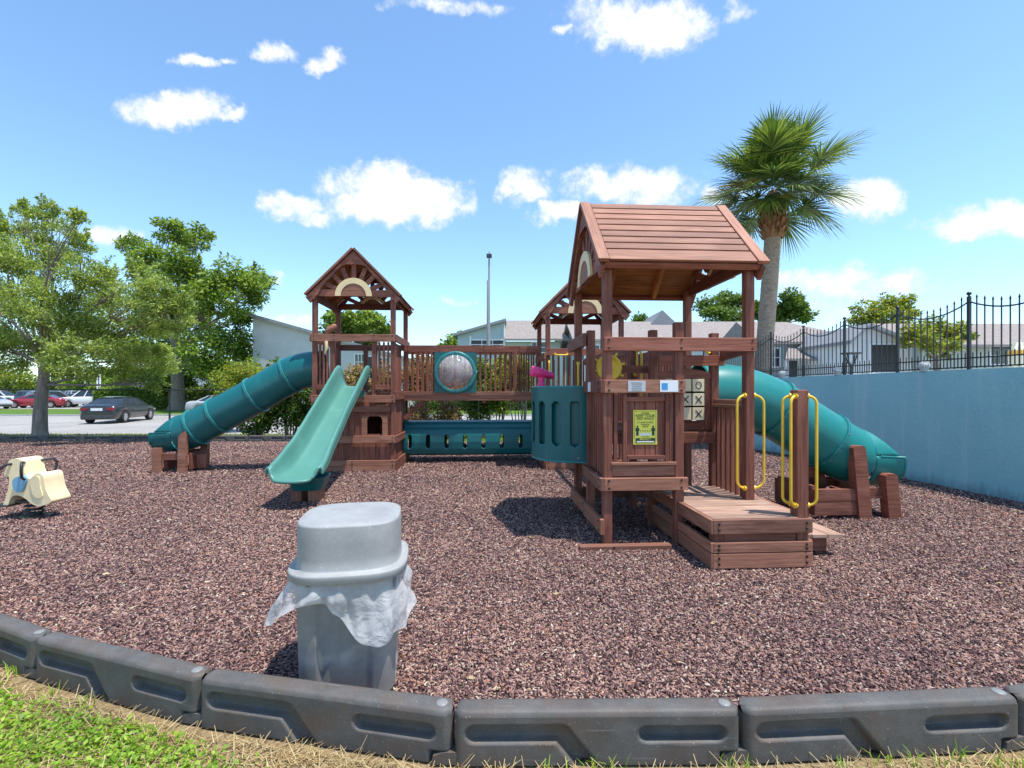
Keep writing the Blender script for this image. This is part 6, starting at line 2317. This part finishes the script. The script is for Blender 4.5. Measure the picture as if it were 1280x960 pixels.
# pale low building behind the oak
Y = 62.0
o_ = (wp(220, 500, Y).x, Y, ZR)
pb = empty("pale_building", o_, 0, "pale low building with blank wall behind the oak trunk and hedge", "house")
mb = MB()
a_, b_ = wp(171, 464, Y), wp(285, 464, Y)
mb.bx(a_.x - o_[0], b_.x - o_[0], 0, 9, 0, a_.z - o_[2])
mb.build("wall", "siding_pale", pb)
mb = MB()
mb.bx(a_.x - o_[0] - .4, b_.x - o_[0] + .4, -.4, 9.4, a_.z - o_[2] + .003, a_.z - o_[2] + .4)
mb.build("roof", "roof_grey", pb)
mb = MB()
c_ = wp(205, 490, Y)
mb.bx(c_.x - o_[0] - .15, c_.x - o_[0] + .15, -.1, -.003, 0, a_.z - o_[2])
mb.build("pilaster", "white_trim", pb)

# shed roofed house in the middle
Y = 45.0
o_ = (wp(640, 500, Y).x, Y, ZR)
mh = empty("shed_roofed_house", o_, 0, "blue-grey house with one sloping shed roof and brown shingled wing, behind the lamp pole", "house")
mb = MB()
a_, b_ = wp(572, 417.5, Y), wp(631, 400.5, Y)
mb.prism([(a_.x, 0), (b_.x, 0), (b_.x, b_.z - o_[2]), (a_.x, a_.z - o_[2])], lambda u, v, d: (u - o_[0], d, v), 0, 9)
mb.build("wall", "siding_blue", mh)
mb = MB()
a2, b2 = wp(571, 416.3, Y), wp(632, 398.8, Y)
slab(mb, [(a2.x - o_[0] - .3, -.5, a2.z - o_[2] - .1), (b2.x - o_[0] + .05, -.5, b2.z - o_[2]), (b2.x - o_[0] + .05, 9.4, b2.z - o_[2]), (a2.x - o_[0] - .3, 9.4, a2.z - o_[2] - .1)], .25)
mb.build("roof", "roof_grey", mh)
mb = MB()
q0, q1, q2, q3 = wp(631, 424, Y), wp(711, 425, Y), wp(690, 402, Y), wp(631, 400, Y)
zr_ = CH + (HZ - 400.5) * (Y + 3) / F
slab(mb, [(q0.x - o_[0], -.5, q0.z - o_[2]), (q1.x - o_[0], -.5, q0.z - o_[2]), (q2.x * (Y + 3) / Y - o_[0], 3, zr_ - o_[2]), (q3.x - o_[0] + .1, 3, zr_ - o_[2])], .2)
slab(mb, [(q1.x - o_[0], -.5, q0.z - o_[2]), (q1.x - o_[0], 9, q0.z - o_[2]), (q2.x * (Y + 3) / Y - o_[0], 3, zr_ - o_[2])], .2)
mb.build("shingled_roof", "roof_shingle", mh)
mb = MB()
mb.bx(q0.x - o_[0] + .01, wp(700, 425, Y).x - o_[0], .1, 8, 0, q0.z - o_[2] - .2)
mb.build("wing_wall", "siding_green", mh)
rect_win(mh, 589, 629, 425.5, 436, Y, glass="screen_dark", mull=True, cols=3)
rect_win(mh, 665, 682, 428.5, 440, Y, cols=3, off=0.0)
mb = MB()
for x_ in (588, 630.6):
    c_ = wp(x_, 430, Y)
    mb.bx(c_.x - o_[0] - .07, c_.x - o_[0] + .07, -.10, -.002, 0, wp(x_, 416 if x_ < 600 else 402, Y).z - o_[2] - .3)
mb.build("corner_boards", "white_trim", mh)

# long brown roofed row
def gable_house(name, label, x0, x1, y_eave, y_ridge, Y, dep, wallm, roofm="roof_shingle", left_hip=0, right_hip=0, wins=(), over=.5):
    xm = (x0 + x1) / 2
    o_ = (wp(xm, 500, Y).x, Y, ZR)
    r = empty(name, o_, 0, label, "house")
    X0, X1 = wp(x0, 0, Y).x - o_[0], wp(x1, 0, Y).x - o_[0]
    ze = wp(xm, y_eave, Y).z - o_[2]
    Yr = Y + dep / 2
    zr = CH + (HZ - y_ridge) * Yr / F - o_[2]
    mb = MB()
    mb.bx(X0 + over, X1 - over, over, dep - over, 0, ze - .1)
    if not left_hip or not right_hip:
        for xx, hp in ((X0 + over + .02, left_hip), (X1 - over - .02, right_hip)):
            if not hp:
                mb.prism([(over, ze - .1), (dep - over, ze - .1), (dep / 2, zr - .25)], lambda u, v, d: (d, u, v), xx - .05, xx + .05)
    mb.build("wall", wallm, r)
    mb = MB()
    slab(mb, [(X0, 0, ze), (X1, 0, ze), (X1 - right_hip, dep / 2, zr), (X0 + left_hip, dep / 2, zr)])
    slab(mb, [(X1, dep, ze), (X0, dep, ze), (X0 + left_hip, dep / 2, zr), (X1 - right_hip, dep / 2, zr)])
    if right_hip: slab(mb, [(X1, 0, ze), (X1, dep, ze), (X1 - right_hip, dep / 2, zr)])
    if left_hip: slab(mb, [(X0, dep, ze), (X0, 0, ze), (X0 + left_hip, dep / 2, zr)])
    mb.build("roof", roofm, r)
    for wv in wins:
        rect_win(r, *wv, Y + over, off=.06)
    return r
row = gable_house("long_house", "long house with a wide brown shingle roof behind the near tower", 716, 985, 424, 402, 40, 10, "siding_pale", wins=[(742, 757, 432, 452), (760, 771, 432, 452), (905, 917, 432, 452), (930, 944, 438, 470), (700 + 20, 730, 432, 450)])
o_ = row.location
mb = MB()
mb.prism([(wp(x_, y_, 44).x - o_[0], wp(x_, y_, 44).z - o_[2]) for x_, y_ in ((815, 410), (815, 404), (828, 387.5), (852, 410))], lambda u, v, d: (u, d, v), 4.0, 9.0)
mb.build("dormer", "roof_grey", row)
wg = gable_house("hipped_house", "house with brown hipped roof and lean-to porch right of the palm trunk", 948, 1098, 427, 402.5, 34, 8, "siding_blue", right_hip=4.2, left_hip=0.3, wins=[(962, 974, 436, 458), (1030, 1052, 430, 460)])
o_ = wg.location
mb = MB()
slab(mb, [V3(p_, o_) for p_ in (wp(982, 448, 32.0), wp(1022, 448, 32.0), wp(1016, 437, 34.3), wp(985, 433, 34.3))], .15)
mb.build("porch_roof", "roof_shingle", wg)
mb = MB()
for x_ in (984, 1018):
    c_ = wp(x_, 470, 32.3)
    mb.bx(c_.x - o_[0] - .1, c_.x - o_[0] + .1, -1.7, -1.5, 0, wp(x_, 450, 32.3).z - o_[2])
c_ = wp(986, 470, 33); d_ = wp(1012, 450, 33)
mb.build("porch_posts", "white_trim", wg)
mb = MB()
c_, d_ = wp(987, 480, 34.4), wp(1014, 449, 34.4)
mb.bx(c_.x - o_[0], d_.x - o_[0], .40, .46, 0, d_.z - o_[2])
mb.build("porch_opening", "screen_dark", wg)
# gabled house with the screened porch
Y = 29.0
o_ = (wp(1105, 500, Y).x, Y, ZR)
gh_ = empty("gabled_house", o_, 0, "white and grey gabled house with a large dark screened porch", "house")
P_ = [wp(1058, 426, Y), wp(1083, 405, Y), wp(1148, 430, Y)]
mb = MB()
mb.prism([(P_[0].x - o_[0] + .2, 0), (P_[2].x - o_[0] - .4, 0), (P_[2].x - o_[0] - .4, P_[2].z - o_[2]), (P_[1].x - o_[0], P_[1].z - o_[2] - .15), (P_[0].x - o_[0] + .2, P_[0].z - o_[2] - .05)], lambda u, v, d: (u, d, v), 0, 8)
mb.build("wall", "siding_pale", gh_)
mb = MB()
for (p_, q_) in ((P_[0], P_[1]), (P_[1], P_[2])):
    slab(mb, [(p_.x - o_[0], -.4, p_.z - o_[2]), (q_.x - o_[0], -.4, q_.z - o_[2]), (q_.x - o_[0], 8.4, q_.z - o_[2]), (p_.x - o_[0], 8.4, p_.z - o_[2])], .2)
mb.build("roof", "roof_grey", gh_)
rect_win(gh_, 1088, 1122, 431, 465, Y, glass="screen_dark", mull=False)
# house behind the right end
gable_house("end_house", "pale green house with brown shingle roof at the right picture edge", 1148, 1420, 430.5, 404.5, 31, 9, "siding_green", left_hip=0, wins=[(1238, 1262, 434, 455), (1300, 1320, 434, 455)])
gable_house("far_house", "low brown roofed house showing between the tower legs and the shed-roofed house", 700, 742, 424, 404, 52, 7, "siding_pale", wins=[(712, 722, 428, 440)])
